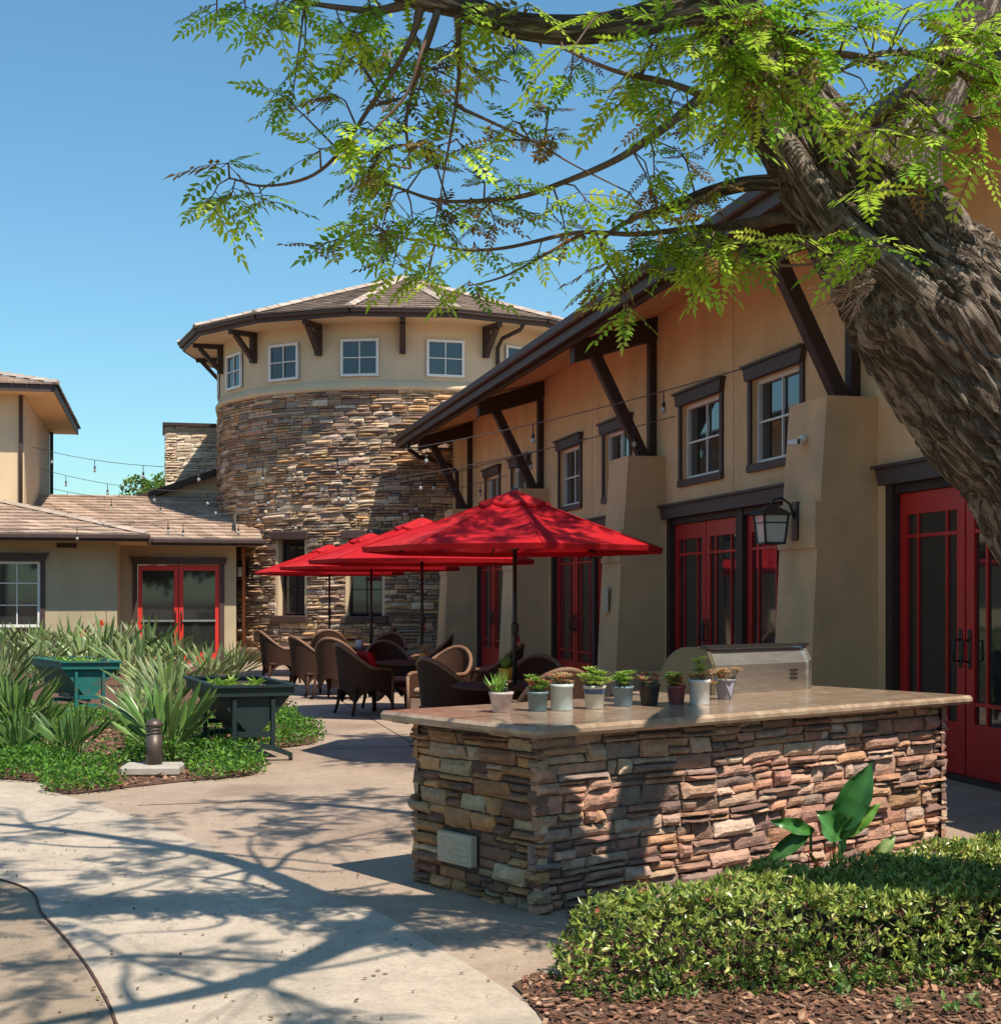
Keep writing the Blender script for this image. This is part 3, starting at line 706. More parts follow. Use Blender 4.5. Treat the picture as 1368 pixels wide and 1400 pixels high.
# roofs
he = 2.93; s = .256
A0,A1,A2,A3 = W(-14,31.9,he), W(-.38,31.9,he), W(-5.68,37.2,he+s*5.3), W(-14,37.2,he+s*5.3)
Bc,Bd = W(-.38,34.1,he), W(2.25,34.1,he)
Bt,Bu_ = W(2.25,39.4,he+s*5.3), W(-5.68,39.4,he+s*5.3)
m_ = MB(); tiles(m_, A0,A1,A3,A2, 15, .32, .04); tiles(m_, A1,Bc,A2,Bu_, 15, .32, .04); tiles(m_, Bc,Bd,Bu_,Bt, 15, .32, .04)
hipcap(m_, A1+UP*.03, A2+UP*.03, 18)
lr = m_.build('roof', M['tile'], lb, True)
m_ = MB(); z_ = Vector((0,0,-.03))
m_.add([A0+z_,A1+z_,A2+z_,A3+z_], [[0,1,2,3]]); m_.add([A1+z_,Bc+z_,Bu_+z_,A2+z_], [[0,1,2,3]]); m_.add([Bc+z_,Bd+z_,Bt+z_,Bu_+z_], [[0,1,2,3]])
m_.box(W(-14,31.9,2.79), AV*13.62, BU*.9, UP*.03); m_.box(W(-1.2,32.8,2.791), AV*.82, BU*1.3, UP*.03); m_.box(W(-1.2,34.1,2.792), AV*3.45, BU*.75, UP*.03)
m_.build('soffit', M['soffit'], lb, True)
m_ = MB()
m_.box(W(-14,31.86,2.78), AV*13.66, BU*.038, UP*.15); m_.box(W(-.378,31.86,2.779), AV*.04, BU*2.2, UP*.15); m_.box(W(-.338,34.058,2.778), AV*2.6, BU*.04, UP*.15)
m_.box(W(-14,31.77,2.83), AV*13.7, BU*.088, UP*.11, bev=.02); m_.box(W(-.29,33.97,2.83), AV*2.6, BU*.088, UP*.11, bev=.02)
m_.build('gutter', M['brown'], lb, True)
# clerestory gable behind, next to the tower
m_ = MB(); m_.prism([W(-.6,39.6,3.6), W(3,39.6,3.6), W(3,39.6,5.5), W(-.6,39.6,4.15)], BU*.2); m_.build('gable_wall', M['stucco_up'], lb, True)
m_ = MB(); m_.prism([W(-.75,39.2,4.10), W(-.75,39.2,4.27), W(3.2,39.2,5.72), W(3.2,39.2,5.55)], BU*1.2); m_.build('gable_fascia', M['brown2'], lb, True)
m_ = MB(); m_.box(W(.06,42.6,0), AV*4.2, BU*2.4, UP*6.55); ck = m_.build('chimney_block', M['mortar'], lb, True)
m_ = MB(); cp = [(.6,.5,.38),(.66,.56,.44),(.5,.4,.3),(.7,.62,.5),(.56,.45,.33)]
stones(m_, lambda u,h,o: W(.06+u,42.6-.01-o,h), -.05, 4.2, 3.6, 6.55, row=(.12,.2), ln=(.25,.7), res=(3,2), pal=cp, out=(.02,.06))
stones(m_, lambda u,h,o: W(.06-.01-o,42.6+2.4-u,h), 0, 2.4, 3.6, 6.55, row=(.12,.2), ln=(.25,.7), res=(3,2), pal=cp, out=(.02,.06))
m_.build('stone_cladding', M['stonefar'], ck)
m_ = MB(); m_.box(W(-.06,42.45,6.55), AV*4.3, BU*2.7, UP*.09); m_.build('coping', M['brown2'], ck)
# upper storey
m_ = MB(); wall(m_, W(0,35.17), AV, NF, -14, -3.21, 2.9, 6.45); wall(m_, W(-3.21,0), BU, AV, 35.17, 42.8, 2.9, 6.45); m_.build('upper_wall', M['stucco_up'], lb, True)
m_ = MB(); m_.box(W(-14,34.5,6.33), AV*11.5, BU*9, UP*.03); m_.build('upper_soffit', M['soffit'], lb, True)
m_ = MB(); m_.box(W(-14,34.46,6.32), AV*11.54, BU*.038, UP*.18); m_.box(W(-2.498,34.46,6.319), AV*.04, BU*9.05, UP*.18); m_.build('upper_fascia', M['brown'], lb, True)
m_ = MB(); h2 = 6.5
tiles(m_, W(-14,34.4,h2), W(-2.4,34.4,h2), W(-14,38.9,h2+.26*4.5), W(-6.9,38.9,h2+.26*4.5), 13, .32, .04)
tiles(m_, W(-2.4,34.4,h2), W(-2.4,43.6,h2), W(-6.9,38.9,h2+.26*4.5), W(-6.9,39.1,h2+.26*4.5), 13, .32, .04)
hipcap(m_, W(-2.4,34.4,h2+.03), W(-6.9,38.9,h2+.03+.26*4.5), 16)
m_.build('upper_roof', M['tile'], lb, True)
m_ = MB(); m_.tube([W(-3.28,35.1,6.3), W(-3.28,35.1,3.75)], .045, 8); m_.build('downspout', M['brown'], lb, True)
m_ = MB(); m_.tube([W(-3.15,42.7,6.3), W(-3.15,42.7,3.9)], .05, 8); m_.build('downspout', M['brown2'], lb, True)
m_ = MB(); m_.tube([W(1.83,34.65,2.75), W(1.83,34.65,2.6), W(1.85,34.75,2.4), W(1.85,34.75,.05)], .045, 8); m_.build('downspout', M['copper'], lb, True)

# ================================================================== COUNTER
e1 = Vector((.7826,.6225,0)); e2 = Vector((-.6225,.7826,0)); CF = Vector((.194,7.14,0)); CL, CD, CH = 3.45, 1.12, .90
def C(u, v, h=0): return CF + e1*u + e2*v + UP*h
cnt = thing('stone_barbecue_counter', 'long stacked stone barbecue counter with a polished tan stone top in the foreground', 'counter', C(CL/2,CD/2))
m_ = MB(); m_.box(C(.03,.03,0), e1*(CL-.06), e2*(CD-.06), UP*CH); m_.box(C(2.1,CD-.03,0), e1*1.3, e2*.4, UP*CH); m_.build('core', M['mortar'], cnt, True)
m_ = MB()
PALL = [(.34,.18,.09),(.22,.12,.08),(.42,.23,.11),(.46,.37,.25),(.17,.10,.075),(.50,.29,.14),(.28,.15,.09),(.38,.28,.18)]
PALF = [(.42,.24,.17),(.48,.30,.21),(.34,.20,.15),(.50,.36,.27),(.44,.25,.15),(.28,.20,.17),(.48,.33,.24),(.38,.21,.15),(.24,.15,.12)]
stones(m_, lambda u,h,o: C(u,.03-o-.0,h), 0, CL, .0, CH, row=(.058,.10), ln=(.12,.36), pal=PALF, split=.6, jit=True)
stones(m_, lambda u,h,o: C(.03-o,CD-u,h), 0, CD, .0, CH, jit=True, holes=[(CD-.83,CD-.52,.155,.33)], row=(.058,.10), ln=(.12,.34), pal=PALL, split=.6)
stones(m_, lambda u,h,o: C(CL-.03+o,u,h), -.02, CD, .0, CH, row=(.058,.10), ln=(.12,.36), pal=PALF, split=.6)
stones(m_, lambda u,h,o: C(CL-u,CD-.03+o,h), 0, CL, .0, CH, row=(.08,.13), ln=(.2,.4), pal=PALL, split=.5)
m_.build('stone_cladding', M['stone'], cnt, True)
m_ = MB(); ov = .13
m_.box(C(-ov,-ov,CH), e1*(CL+2*ov), e2*(CD+2*ov), UP*.055, bev=.018); m_.box(C(2.1,CD+ov-.001,CH+.001), e1*1.3, e2*.32, UP*.052, bev=.01)
m_.build('countertop', M['granite'], cnt, True)
# cast plaque with grooves on the short side: v runs back, plaque at v ~ .215-.52
m_ = MB(); v0 = .525
m_.box(C(-.035,v0,.16), e2*.30, UP*.165, e1*.05, bev=.006)
for k in range(4): m_.box(C(-.041,v0+.02,.18+.034*k), e2*.26, UP*.018, e1*.01, bev=.004)
m_.build('vent_tile', M['plaque'], cnt, True)
CT = CH+.055
# grill
gr = thing('barbecue_grill', 'stainless steel barbecue grill hood set into the back of the stone counter', 'grill', C(2.75,1.15,CT))
def prof(u0, u1, pts, mb): mb.prism([C(u0,v,h) for v,h in pts], e1*(u1-u0))
arc = [(1.05,CT+.30)] + [(1.10+.30*math.sin(R(a)), CT+.02+.285*math.cos(R(a))) for a in range(15,91,15)]
m_ = MB(); prof(2.27, 3.2, [(.93,CT+.001),(.93,CT+.19),(.985,CT+.285)]+arc+[(1.40,CT+.001)], m_); m_.build('hood', M['steel'], gr, True)
m_ = MB(); prof(2.235, 2.27, [(.92,CT+.001),(.92,CT+.2),(.975,CT+.30)]+[(v+.01,h+.01) for v,h in arc]+[(1.42,CT+.001)], m_); m_.build('end_cap', M['steel2'], gr, True)
m_ = MB(); prof(3.2, 3.235, [(.92,CT+.001),(.92,CT+.2),(.975,CT+.30)]+[(v+.01,h+.01) for v,h in arc]+[(1.42,CT+.001)], m_); m_.build('end_cap', M['steel'], gr, True)
m_ = MB(); m_.box(C(2.22,.955,CT+.30), e1*1.03, e2*.06, UP*.022); m_.build('lip', M['black'], gr, True)
m_ = MB()
for k in range(3): m_.box(C(3.02,.926,CT+.075+k*.028), e1*.07, e2*-.006, UP*.014)
m_.build('vent_slots', M['black'], gr, True)

# ------------------------------------------------------------------ leaves & plants
def vcol(c, v=.25): k = random.uniform(1-v,1+v); return (c[0]*k*random.uniform(.9,1.12), c[1]*k, c[2]*k*random.uniform(.85,1.15))
def leaf(mb, p, d, up, L, Wd, col, fold=.25, curve=0.):
    """simple pointed leaf, folded along its rib"""
    d = d.normalized(); s = d.cross(up)
    s = s.normalized() if s.length > 1e-5 else d.orthogonal().normalized()
    n = s.cross(d).normalized()
    a = p + d*L*.45 + s*Wd/2 + n*Wd*fold; b = p + d*L*.45 - s*Wd/2 + n*Wd*fold; t = p + d*L - n*L*curve
    mb.add([p, a, t, b, p+d*L*.5-n*L*curve*.3], [[0,1,4],[1,2,4],[0,4,3],[4,2,3]], 0, col, False)
def rdir(zmin=-1., zmax=1.):
    z = random.uniform(zmin,zmax); a = random.uniform(0,6.2832); r = math.sqrt(max(0,1-z*z)); return Vector((r*math.cos(a), r*math.sin(a), z))

def rosette(mb, c, r, n, cols, elong=1.0, up=.5):
    for k in range(n):
        a = k*2.39996; t = (k+.5)/n; d = Vector((math.cos(a), math.sin(a), up*(1.6-t*1.6)+.25)).normalized()
        leaf(mb, c, d, UP, r*(.45+.6*t)*elong, r*.34, vcol(random.choice(cols),.15), .3, -.12)
GREEN1=[(.18,.36,.05),(.26,.44,.07),(.13,.27,.04)]; REDG=[(.42,.10,.05),(.2,.28,.06),(.5,.2,.07),(.26,.34,.07)]; PINK=[(.6,.22,.14),(.5,.38,.2),(.68,.42,.25),(.4,.42,.18)]; LIME=[(.36,.5,.1),(.46,.55,.16),(.24,.4,.06)]; DUST=[(.24,.13,.11),(.2,.18,.12)]
def pot_mat(name, c, c2): return pmat(name, c, c2, rough=.5, scale=12, bump=.1, bscale=40)
pots = [
 (685,975,.066,.047,.115,'spotted',(.56,.5,.5),(.30,.18,.16),[('spike',GREEN1),('ros',DUST)],'white speckled tapering pot with spiky grass and a dusky rosette, leftmost on the counter'),
 (735,973,.058,.050,.110,'teal',(.13,.2,.22),(.1,.16,.18),[('ros',REDG),('ros',GREEN1)],'grey teal pot of reddish succulents, second from the left on the counter'),
 (768,972,.063,.063,.150,'mint',(.5,.57,.54),(.45,.52,.5),[('low',PINK)],'tall straight pale mint pot of coppery succulents on the counter'),
 (813,970,.062,.050,.135,'cream',(.52,.5,.42),(.44,.43,.36),[('big',LIME)],'cream pot with a blue band under a big lime green succulent'),
 (852,966,.060,.052,.118,'blue',(.16,.23,.27),(.13,.19,.23),[('ros',LIME),('ros',GREEN1)],'slate blue pot with a bright green rosette, between the blue banded and black pots'),
 (888,965,.064,.048,.128,'black',(.022,.02,.02),(.03,.028,.028),[('low',PINK)],'black tapering pot with pale pink succulents on the counter'),
 (925,963,.058,.045,.110,'maroon',(.30,.09,.10),(.24,.07,.08),[('low',REDG),('ros',GREEN1)],'small maroon pot beside the tall white pot'),
 (957,964,.062,.058,.150,'white',(.66,.65,.62),(.58,.57,.54),[('tall',LIME),('low',PINK)],'tall white pot with an upright yellow green and orange succulent'),
 (992,957,.066,.045,.130,'grey',(.17,.16,.19),(.24,.23,.26),[('tumble',PINK)],'grey two-tone pot with pink succulents spilling over, nearest the grill')]
for (px,py,r1,r0,h,nm,c,c2,pls_,lab) in pots:
    z = (CAM_H-CT)*FPX/(py-HY); p = Vector(((px-CX)/FPX*z, z+.03, CT))
    t = thing('potted_succulent', lab, 'potted plant', p, 0, 'pots of succulents on the counter')
    m_ = MB(); m_.lathe((0,0,0), [(0.001,0),(r0*.96,0),(r0,.006),(r1*.98,h*.86),(r1*1.05,h*.87),(r1*1.06,h),(r1*.92,h),(r1*.9,h-.015)], 28); m_.build('pot', pot_mat('glazed_'+nm, c, c2), t)
    if nm == 'cream':
        m_ = MB(); m_.lathe((0,0,0), [(r1*.88+.001,h*.56),(r1*1.0+.002,h*.86)], 28); m_.build('glaze_band', pot_mat('blue_glaze',(.06,.10,.2),(.05,.08,.16)), t)
    if nm == 'grey':
        m_ = MB(); m_.prism([Vector((-.01,-r1*.99,h*.84)), Vector((.05,-r1*.78,h*.84)), Vector((.03,-r0*1.05,h*.1))], (0,.012,0)); m_.build('glaze_patch', pot_mat('lilac_glaze',(.34,.33,.42),(.3,.3,.38)), t)
    m_ = MB(); m_.lathe((0,0,0), [(r1*.9,h-.014),(.001,h-.008)], 20); m_.build('soil', M['soil'], t)
    m_ = MB()
    for kind, cols in pls_:
        if kind == 'spike':
            for k in range(46):
                b = Vector((random.uniform(-.045,.01), random.uniform(-.04,.04), h-.01)); d = Vector((random.uniform(-1,.6),random.uniform(-.8,.8),random.uniform(.7,1.8)))
                leaf(m_, b, d, UP, random.uniform(.08,.15), .011, vcol(random.choice(cols)), .2, .08)
            continue
        if kind == 'tall':
            for k in range(5):
                b = Vector((random.uniform(-.025,.025), random.uniform(-.02,.02), h)); tp = b+Vector((random.uniform(-.02,.02),random.uniform(-.02,.02),random.uniform(.05,.13)))
                m_.tube([b-UP*.02,tp], .004, 5, 0, (.2,.25,.08)); rosette(m_, tp, .045, 14, cols)
                rosette(m_, b.lerp(tp,.5), .045, 12, cols)
            continue
        n = {'ros':9,'low':14,'big':26,'tumble':22}[kind]
        for k in range(n):
            a = random.uniform(0,6.28); rr = r1*math.sqrt(random.random())*(1.0 if kind!='big' else 1.25)
            hz = h + {'ros':random.uniform(.01,.07),'low':random.uniform(.0,.045),'big':random.uniform(.01,.085)*(1.3-rr/r1*.7),'tumble':random.uniform(-.05,.06)}[kind]
            if kind == 'tumble': rr = r1*random.uniform(.5,1.25)
            cc = Vector((rr*math.cos(a), rr*math.sin(a), hz)); m_.tube([Vector((cc.x*.5,cc.y*.5,h-.02)), cc], .003, 4, 0, (.16,.18,.07))
            rosette(m_, cc, random.uniform(.036,.062)*(1.1 if kind=='big' else 1), 14, cols)
    m_.build('succulent', M['leafglossy'], t)

# ------------------------------------------------------------------ umbrellas
def make_umbrella():
    t = thing('patio_umbrella', '', 'umbrella', (0,0,0), 0, 'red umbrellas over the patio tables')
    m_ = MB(); m_.tube([(0,0,.02),(0,0,2.62)], .021, 12); m_.build('pole', M['black'], t)
    m_ = MB(); m_.lathe((0,0,0), [(.001,.09),(.05,.09),(.06,.05),(.24,.045),(.25,0)], 24); m_.build('base', M['black'], t)
    NR = 8; Rr = 1.5
    def can(th, s):
        # s 0..1 from the top to the rim; straight panel between ribs
        k = th*NR/(2*math.pi); i = math.floor(k); f = k-i
        a0, a1 = 2*math.pi*i/NR, 2*math.pi*(i+1)/NR
        r = Rr*s
        p = Vector((math.cos(a0),math.sin(a0),0))*(1-f) + Vector((math.cos(a1),math.sin(a1),0))*f
        z = 2.62 - .55*(s**.94) - .05*math.sin(math.pi*f)*math.sin(math.pi*min(1,s))
        return Vector((p.x*r, p.y*r, z))
    m_ = MB(); nu, nv = NR*6, 12
    for i_ in range(NR): m_.grid(lambda u,v: can((i_+min(.9999,u))*2*math.pi/NR+1e-6, .10+.90*v), 6, nv, 0)
    for i_ in range(NR): m_.tube([can(2*math.pi*i_/NR+1e-6, s_)+Vector((0,0,.002)) for s_ in (.1,.4,.7,1.0)], .006, 5, 0)
    def rim(u, v):
        p = can(u*2*math.pi*.99999, 1.0); return p + Vector((0,0,-.05*v)) + Vector((p.x,p.y,0))*(-.01*v)
    m_.grid(rim, nu, 1, 0)
    cn = m_.build('canopy', M['redfab'], t)
    m_ = MB(); m_.grid(lambda u,v: can(u*2*math.pi*.99999, .005+.235*v) + Vector((0,0,.03+.008*v)), nu, 3, 0); m_.grid(lambda u,v: can(u*2*math.pi*.99999, .24) + Vector((0,0,.038-.025*v)), nu, 1, 0)
    m_.build('vent_cap', M['redfab'], cn)
    m_ = MB(); m_.lathe((0,0,2.62), [(.03,0),(.035,.03),(.02,.06),(.001,.07)], 12); m_.build('finial', M['black'], t)
    m_ = MB(); m_.lathe((0,0,2.08), [(.022,-.03),(.045,-.03),(.045,.03),(.022,.03)], 12); m_.build('hub', M['black'], t)
    for k in range(NR):
        a = 2*math.pi*k/NR; m_ = MB()
        m_.tube([can(a+1e-4,s_)-Vector((0,0,.022)) for s_ in (.03,.35,.7,.98)], .010, 6); rb = m_.build('rib', M['black'], t)
        m_ = MB(); m_.tube([Vector((.04*math.cos(a),.04*math.sin(a),2.08)), can(a+1e-4,.5)-Vector((0,0,.025))], .008, 6); m_.build('strut', M['black'], rb)
    m_ = MB(); m_.cbox((0,0,1.28), .07,.08,.13, bev=.02); cr = m_.build('crank_box', M['black'], t)
    m_ = MB(); m_.tube([(0,-.03,1.28),(.0,-.075,1.28),(.03,-.08,1.18),(.03,-.12,1.18)], .008, 6); m_.build('crank_handle', M['black'], cr)
    m_ = MB(); m_.prism([(.02,-.022,1.22),(.05,-.022,1.17),(.03,-.022,1.13),(.015,-.022,1.16)], (0,-.004,0)); m_.build('strap', M['redfab'], cr)
    return t
UPOS = [(.14,14.0),(-1.04,18.9),(-2.13,23.5),(-3.44,28.7)]
ULAB = ['large red patio umbrella nearest the camera, dappled by tree shade','red patio umbrella half behind the nearest one','red patio umbrella third along the row towards the tower','farthest red patio umbrella in front of the tower windows']
um0 = make_umbrella(); um0.location = (UPOS[0][0],UPOS[0][1],0); um0['label'] = ULAB[0]; um0.rotation_euler.z = R(9)
for i in (1,2,3): dup(um0, (UPOS[i][0],UPOS[i][1],0), R([0,4,14,3][i]), ULAB[i])

# ------------------------------------------------------------------ tables and chairs
def make_table():
    t = thing('patio_table', '', 'table', (0,0,0), 0, 'round tables under the umbrellas')
    m_ = MB(); m_.lathe((0,0,0), [(.03,.735),(.60,.735),(.615,.728),(.615,.712),(.60,.705),(.03,.705)], 40); m_.build('tabletop', M['wicker'], t)
    m_ = MB(); m_.lathe((0,0,0), [(.045,.705),(.16,.70),(.15,.5),(.17,.1),(.3,.05),(.32,.0)], 24); m_.build('pedestal', M['wicker'], t)
    return t
tb0 = make_table(); tb0.location = (UPOS[0][0],UPOS[0][1],0)
TL = ['round brown wicker table under the nearest umbrella','round brown wicker table under the second umbrella','round brown wicker table under the third umbrella','round brown wicker table under the farthest umbrella']
tb0['label'] = TL[0]
for i in (1,2,3): dup(tb0, (UPOS[i][0],UPOS[i][1],0), 0, TL[i])
def make_chair():
    t = thing('wicker_armchair', '', 'chair', (0,0,0), 0, 'wicker armchairs around the patio tables')
    r = .32; cy = -.04; fr = .26
    L1 = fr-cy; L2 = math.pi*r; T = 2*L1+L2
    def path(s):
        d = s*T
        if d < L1: return Vector((r, fr-d, 0)), Vector((1,0,0)), d/T
        if d < L1+L2:
            a = (d-L1)/r; return Vector((r*math.cos(a), cy-r*math.sin(a), 0)), Vector((math.cos(a), -math.sin(a), 0)), 0
        return Vector((-r, cy+(d-L1-L2), 0)), Vector((-1,0,0)), 0
    def top(s):
        c = math.cos((s-.5)*2*math.pi)*.5+.5
        e = min(1, min(s,1-s)/.05)
        return .60 + .32*max(0,(c-.25)/.75)**1.3 + .03*e
    def low(s):
        return .10 + .24*abs(math.sin(s*math.pi*3))**.55
    def P3(s, v, th=0):
        p, n, _ = path(s); h = low(s)+(top(s)-low(s))*v
        fl = 1 + .16*max(0,(h-.35))/.5 + .05*max(0,.3-h)/.3
        return Vector((p.x*fl, cy+(p.y-cy)*(fl if p.y < cy else 1+.02*(fl-1)), h)) - n*th
    m_ = MB(); m_.grid(lambda u,v: P3(u,v,0), 40, 8); m_.grid(lambda u,v: P3(1-u,v,.03), 40, 8)
    m_.grid(lambda u,v: P3(u,0,.03*v), 40, 1); m_.build('shell', M['wicker'], t)
    m_ = MB(); m_.tube([P3(s_/40,1,.015) for s_ in range(41)], .026, 8); m_.tube([P3(0,0,.015), P3(0,1,.015)], .022, 8); m_.tube([P3(1,0,.015), P3(1,1,.015)], .022, 8); m_.build('rolled_edge', pmat('wicker_edge',(.24,.13,.075),(.15,.08,.048),rough=.55,scale=70,bump=.6,bscale=120), t)
    m_ = MB(); m_.box((-.3,-.28,.33), (.6,0,0), (0,.55,0), (0,0,.05), bev=.015); m_.build('seat', M['wicker'], t)
    m_ = MB(); m_.box((-.27,-.25,.382), (.54,0,0), (0,.5,0), (0,0,.075), bev=.03); m_.build('cushion', M['cushion'], t)
    m_ = MB(); m_.grid(lambda u,v: Vector((-.29+.58*u, .27, .33-(.10+.1*math.cos((u-.5)*2*math.pi)*-1)*v)), 12, 1); m_.build('apron', M['cushion'], t)
    for sx in (-1,1):
        for y in (.25,-.27):
            m_ = MB(); m_.tube([(sx*.29,y,.33),(sx*.30,y+(.01 if y>0 else -.01),.15),(sx*.325,y+(.03 if y>0 else -.05),0)], [.026,.023,.02], 8); m_.build('leg', M['wicker'], t)
    return t
ch0 = make_chair(); first = [True]
CHAIRS = [
 ('side-on wicker armchair with sunlit legs, left of the second table', (-1.83,19.35), -62),
 ('wicker armchair with a tall arched back nearest the camera at the second table', (-.74,17.85), 150),
 ('wicker armchair on the far side of the second table facing the camera', (-1.55,20.1), -160),
 ('wicker armchair to the right of the second table, turned away from the doors', (-.1,19.1), 75),
 ('wicker armchair with its back to the left edge of the third table', (-3.0,23.0), -55),
 ('wicker armchair on the near side of the third table beside the bright paving', (-2.5,22.2), -18),
 ('wicker armchair beyond the third table close to the tower wall', (-2.0,24.7), 165),
 ('wicker armchair right of the third table in the shade', (-1.2,23.6), 90),
 ('lone wicker armchair farthest left, by the tower plinth', (-4.05,26.4), -70),
 ('wicker armchair right of the farthest table', (-2.5,28.6), 80),
 ('wicker armchair on the near side of the farthest table', (-3.3,27.5), 5),
 ('wicker armchair behind the speckled white pot, left of the nearest table', (-.48,15.1), -50),
 ('wicker armchair behind the teal and mint pots, near side of the nearest table', (.48,12.95), 15),
 ('wicker armchair behind the black pot, right of the nearest table', (1.28,13.7), 80),
 ('wicker armchair against the second pier, beyond the nearest table', (.35,15.1), 170)]
for lab, (x,y), a in CHAIRS:
    if first[0]: first[0] = False; ch0.location = (x,y,0); ch0.rotation_euler.z = R(a); ch0['label'] = lab
    else: dup(ch0, (x,y,0), R(a), lab)
m_ = MB(); m_.box((-.22,-.05,0),(.44,0,0),(0,.1,.05),(0,-.15,.36), bev=.04)
q = m_.build('throw_cushion', M['redfab']); q.location = (-1.72,19.3,.46); q.rotation_euler.z = R(-62); tag(q, 'red cushion on the side-on wicker armchair by the second table', 'cushion')
# things on tables
def small_pot(name, lab, p, c, leafc, h=.14, r=.06):
    t = thing(name, lab, 'potted plant', p)
    m_ = MB(); m_.lathe((0,0,0), [(.001,0),(r*.75,0),(r,h),(r*.88,h),(r*.85,h-.02),(.001,h-.015)], 20); m_.build('pot', pmat('glaze_'+name, c, tuple(x*.85 for x in c), rough=.5, bump=.05), t)
    m_ = MB()
    for k in range(40): leaf(m_, Vector((random.uniform(-.03,.03),random.uniform(-.03,.03),h-.01)), Vector((random.uniform(-.6,.6),random.uniform(-.6,.6),1)), UP, random.uniform(.07,.17), .014, vcol(random.choice(leafc)))
    m_.build('leaves', M['leaf'], t)
small_pot('table_pot', 'yellow pot with green shoots beside the nearest umbrella pole', (.05,13.72,.735), (.62,.36,.03), GREEN1, .17,.07)
small_pot('flower_pot', 'small orange pot beside the second umbrella pole', (-1.0,18.6,.735), (.6,.25,.05), PINK, .12,.06)
small_pot('white_cup', 'white cup shaped pot on the third umbrella table', (-2.3,23.3,.735), (.66,.64,.6), PINK, .15,.07)

# ------------------------------------------------------------------ lanterns, camera, notice
def lantern(name, lab, p, n, s=1.0, glass='frosted', body='black'):
    t = thing(name, lab, 'wall lamp', p)
    n = n.normalized(); sd_ = n.cross(UP).normalized()
    L = lambda a,b,c: n*a*s + sd_*b*s + UP*c*s
    m_ = MB(); m_.box(L(-.01,-.06,-.16), n*.03*s, sd_*.12*s, UP*.34*s, bev=.006); m_.build('back_plate', M[body], t)
    m_ = MB(); m_.tube([L(.01,0,.02), L(.06,0,.16), L(.14,0,.215), L(.21,0,.20), L(.24,0,.145)], .011*s, 8); m_.build('arm', M[body], t)
    c = .24; m_ = MB()
    m_.add([L(c-.15,-.15,.06), L(c+.15,-.15,.06), L(c+.15,.15,.06), L(c-.15,.15,.06), L(c-.03,-.03,.15), L(c+.03,-.03,.15), L(c+.03,.03,.15), L(c-.03,.03,.15)], [[0,1,5,4],[1,2,6,5],[2,3,7,6],[3,0,4,7],[4,5,6,7],[3,2,1,0]])
    m_.build('hood', M[body], t)
    m_ = MB()
    for sx in (-1,1):
        for sy in (-1,1): m_.bar(L(c+sx*.115,sy*.115,.06), L(c+sx*.09,sy*.09,-.19), .016*s, .016*s, up=n)
    for q in ((-1,-1,1,-1),(1,-1,1,1),(1,1,-1,1),(-1,1,-1,-1)): m_.bar(L(c+q[0]*.09,q[1]*.09,-.19), L(c+q[2]*.09,q[3]*.09,-.19), .018*s, .018*s)
    for q in ((-1,-1,1,-1),(1,-1,1,1),(1,1,-1,1),(-1,1,-1,-1)): m_.bar(L(c+q[0]*.105,q[1]*.105,-.01), L(c+q[2]*.105,q[3]*.105,-.01), .01*s, .01*s)
    m_.build('cage', M[body], t)
    m_ = MB(); vs = [L(c+a*.108,b*.108,.055) for a,b in ((-1,-1),(1,-1),(1,1),(-1,1))] + [L(c+a*.084,b*.084,-.185) for a,b in ((-1,-1),(1,-1),(1,1),(-1,1))]
    m_.add(vs, [[0,1,5,4][::-1],[1,2,6,5][::-1],[2,3,7,6][::-1],[3,0,4,7][::-1],[4,5,6,7][::-1]]); m_.build('glass', M[glass], t)
    return t
lantern('wall_lantern', 'black square glass lantern on the pier beside the grill', W(DW-.652, B0[1]+.42, 2.32), ZN, 1.1)
lantern('wall_lantern', 'black lantern on the second pier, partly behind the umbrella', W(DW-.652, B0[2]+.42, 2.32), ZN, 1.0)
lantern('wall_lantern', 'pale topped lantern on the stone beside the bright red entrance doors', cyl(R(-47), TR+.07, 2.25), tang(R(-47))[1], 1.0)
sc_ = thing('security_camera', 'small white security camera on the pier above the lantern', 'camera', W(DW-.56,B0[1]+.40,3.13))
m_ = MB(); m_.tube([ZN*0, ZN*.06], .035, 12); m_.tube([ZN*.05, ZN*.09-UP*.02], .014, 8); m_.build('bracket', M['white'], sc_)
m_ = MB(); m_.tube([ZN*.09-UP*.03-BU*.05, ZN*.12-UP*.03+BU*.10], .033, 12); bd = m_.build('body', M['white'], sc_)
m_ = MB(); m_.tube([ZN*.088-UP*.03-BU*.052, ZN*.09-UP*.03-BU*.049], .028, 12); m_.build('lens', M['black'], bd)
m_ = MB(); m_.box(W(DW-.70,B0[2]+.36,1.38), BU*.2, UP*.34, ZN*.012); tag(m_.build('notice_plate', M['plaque']), 'pale blank notice plate on the front of the second pier', 'sign')

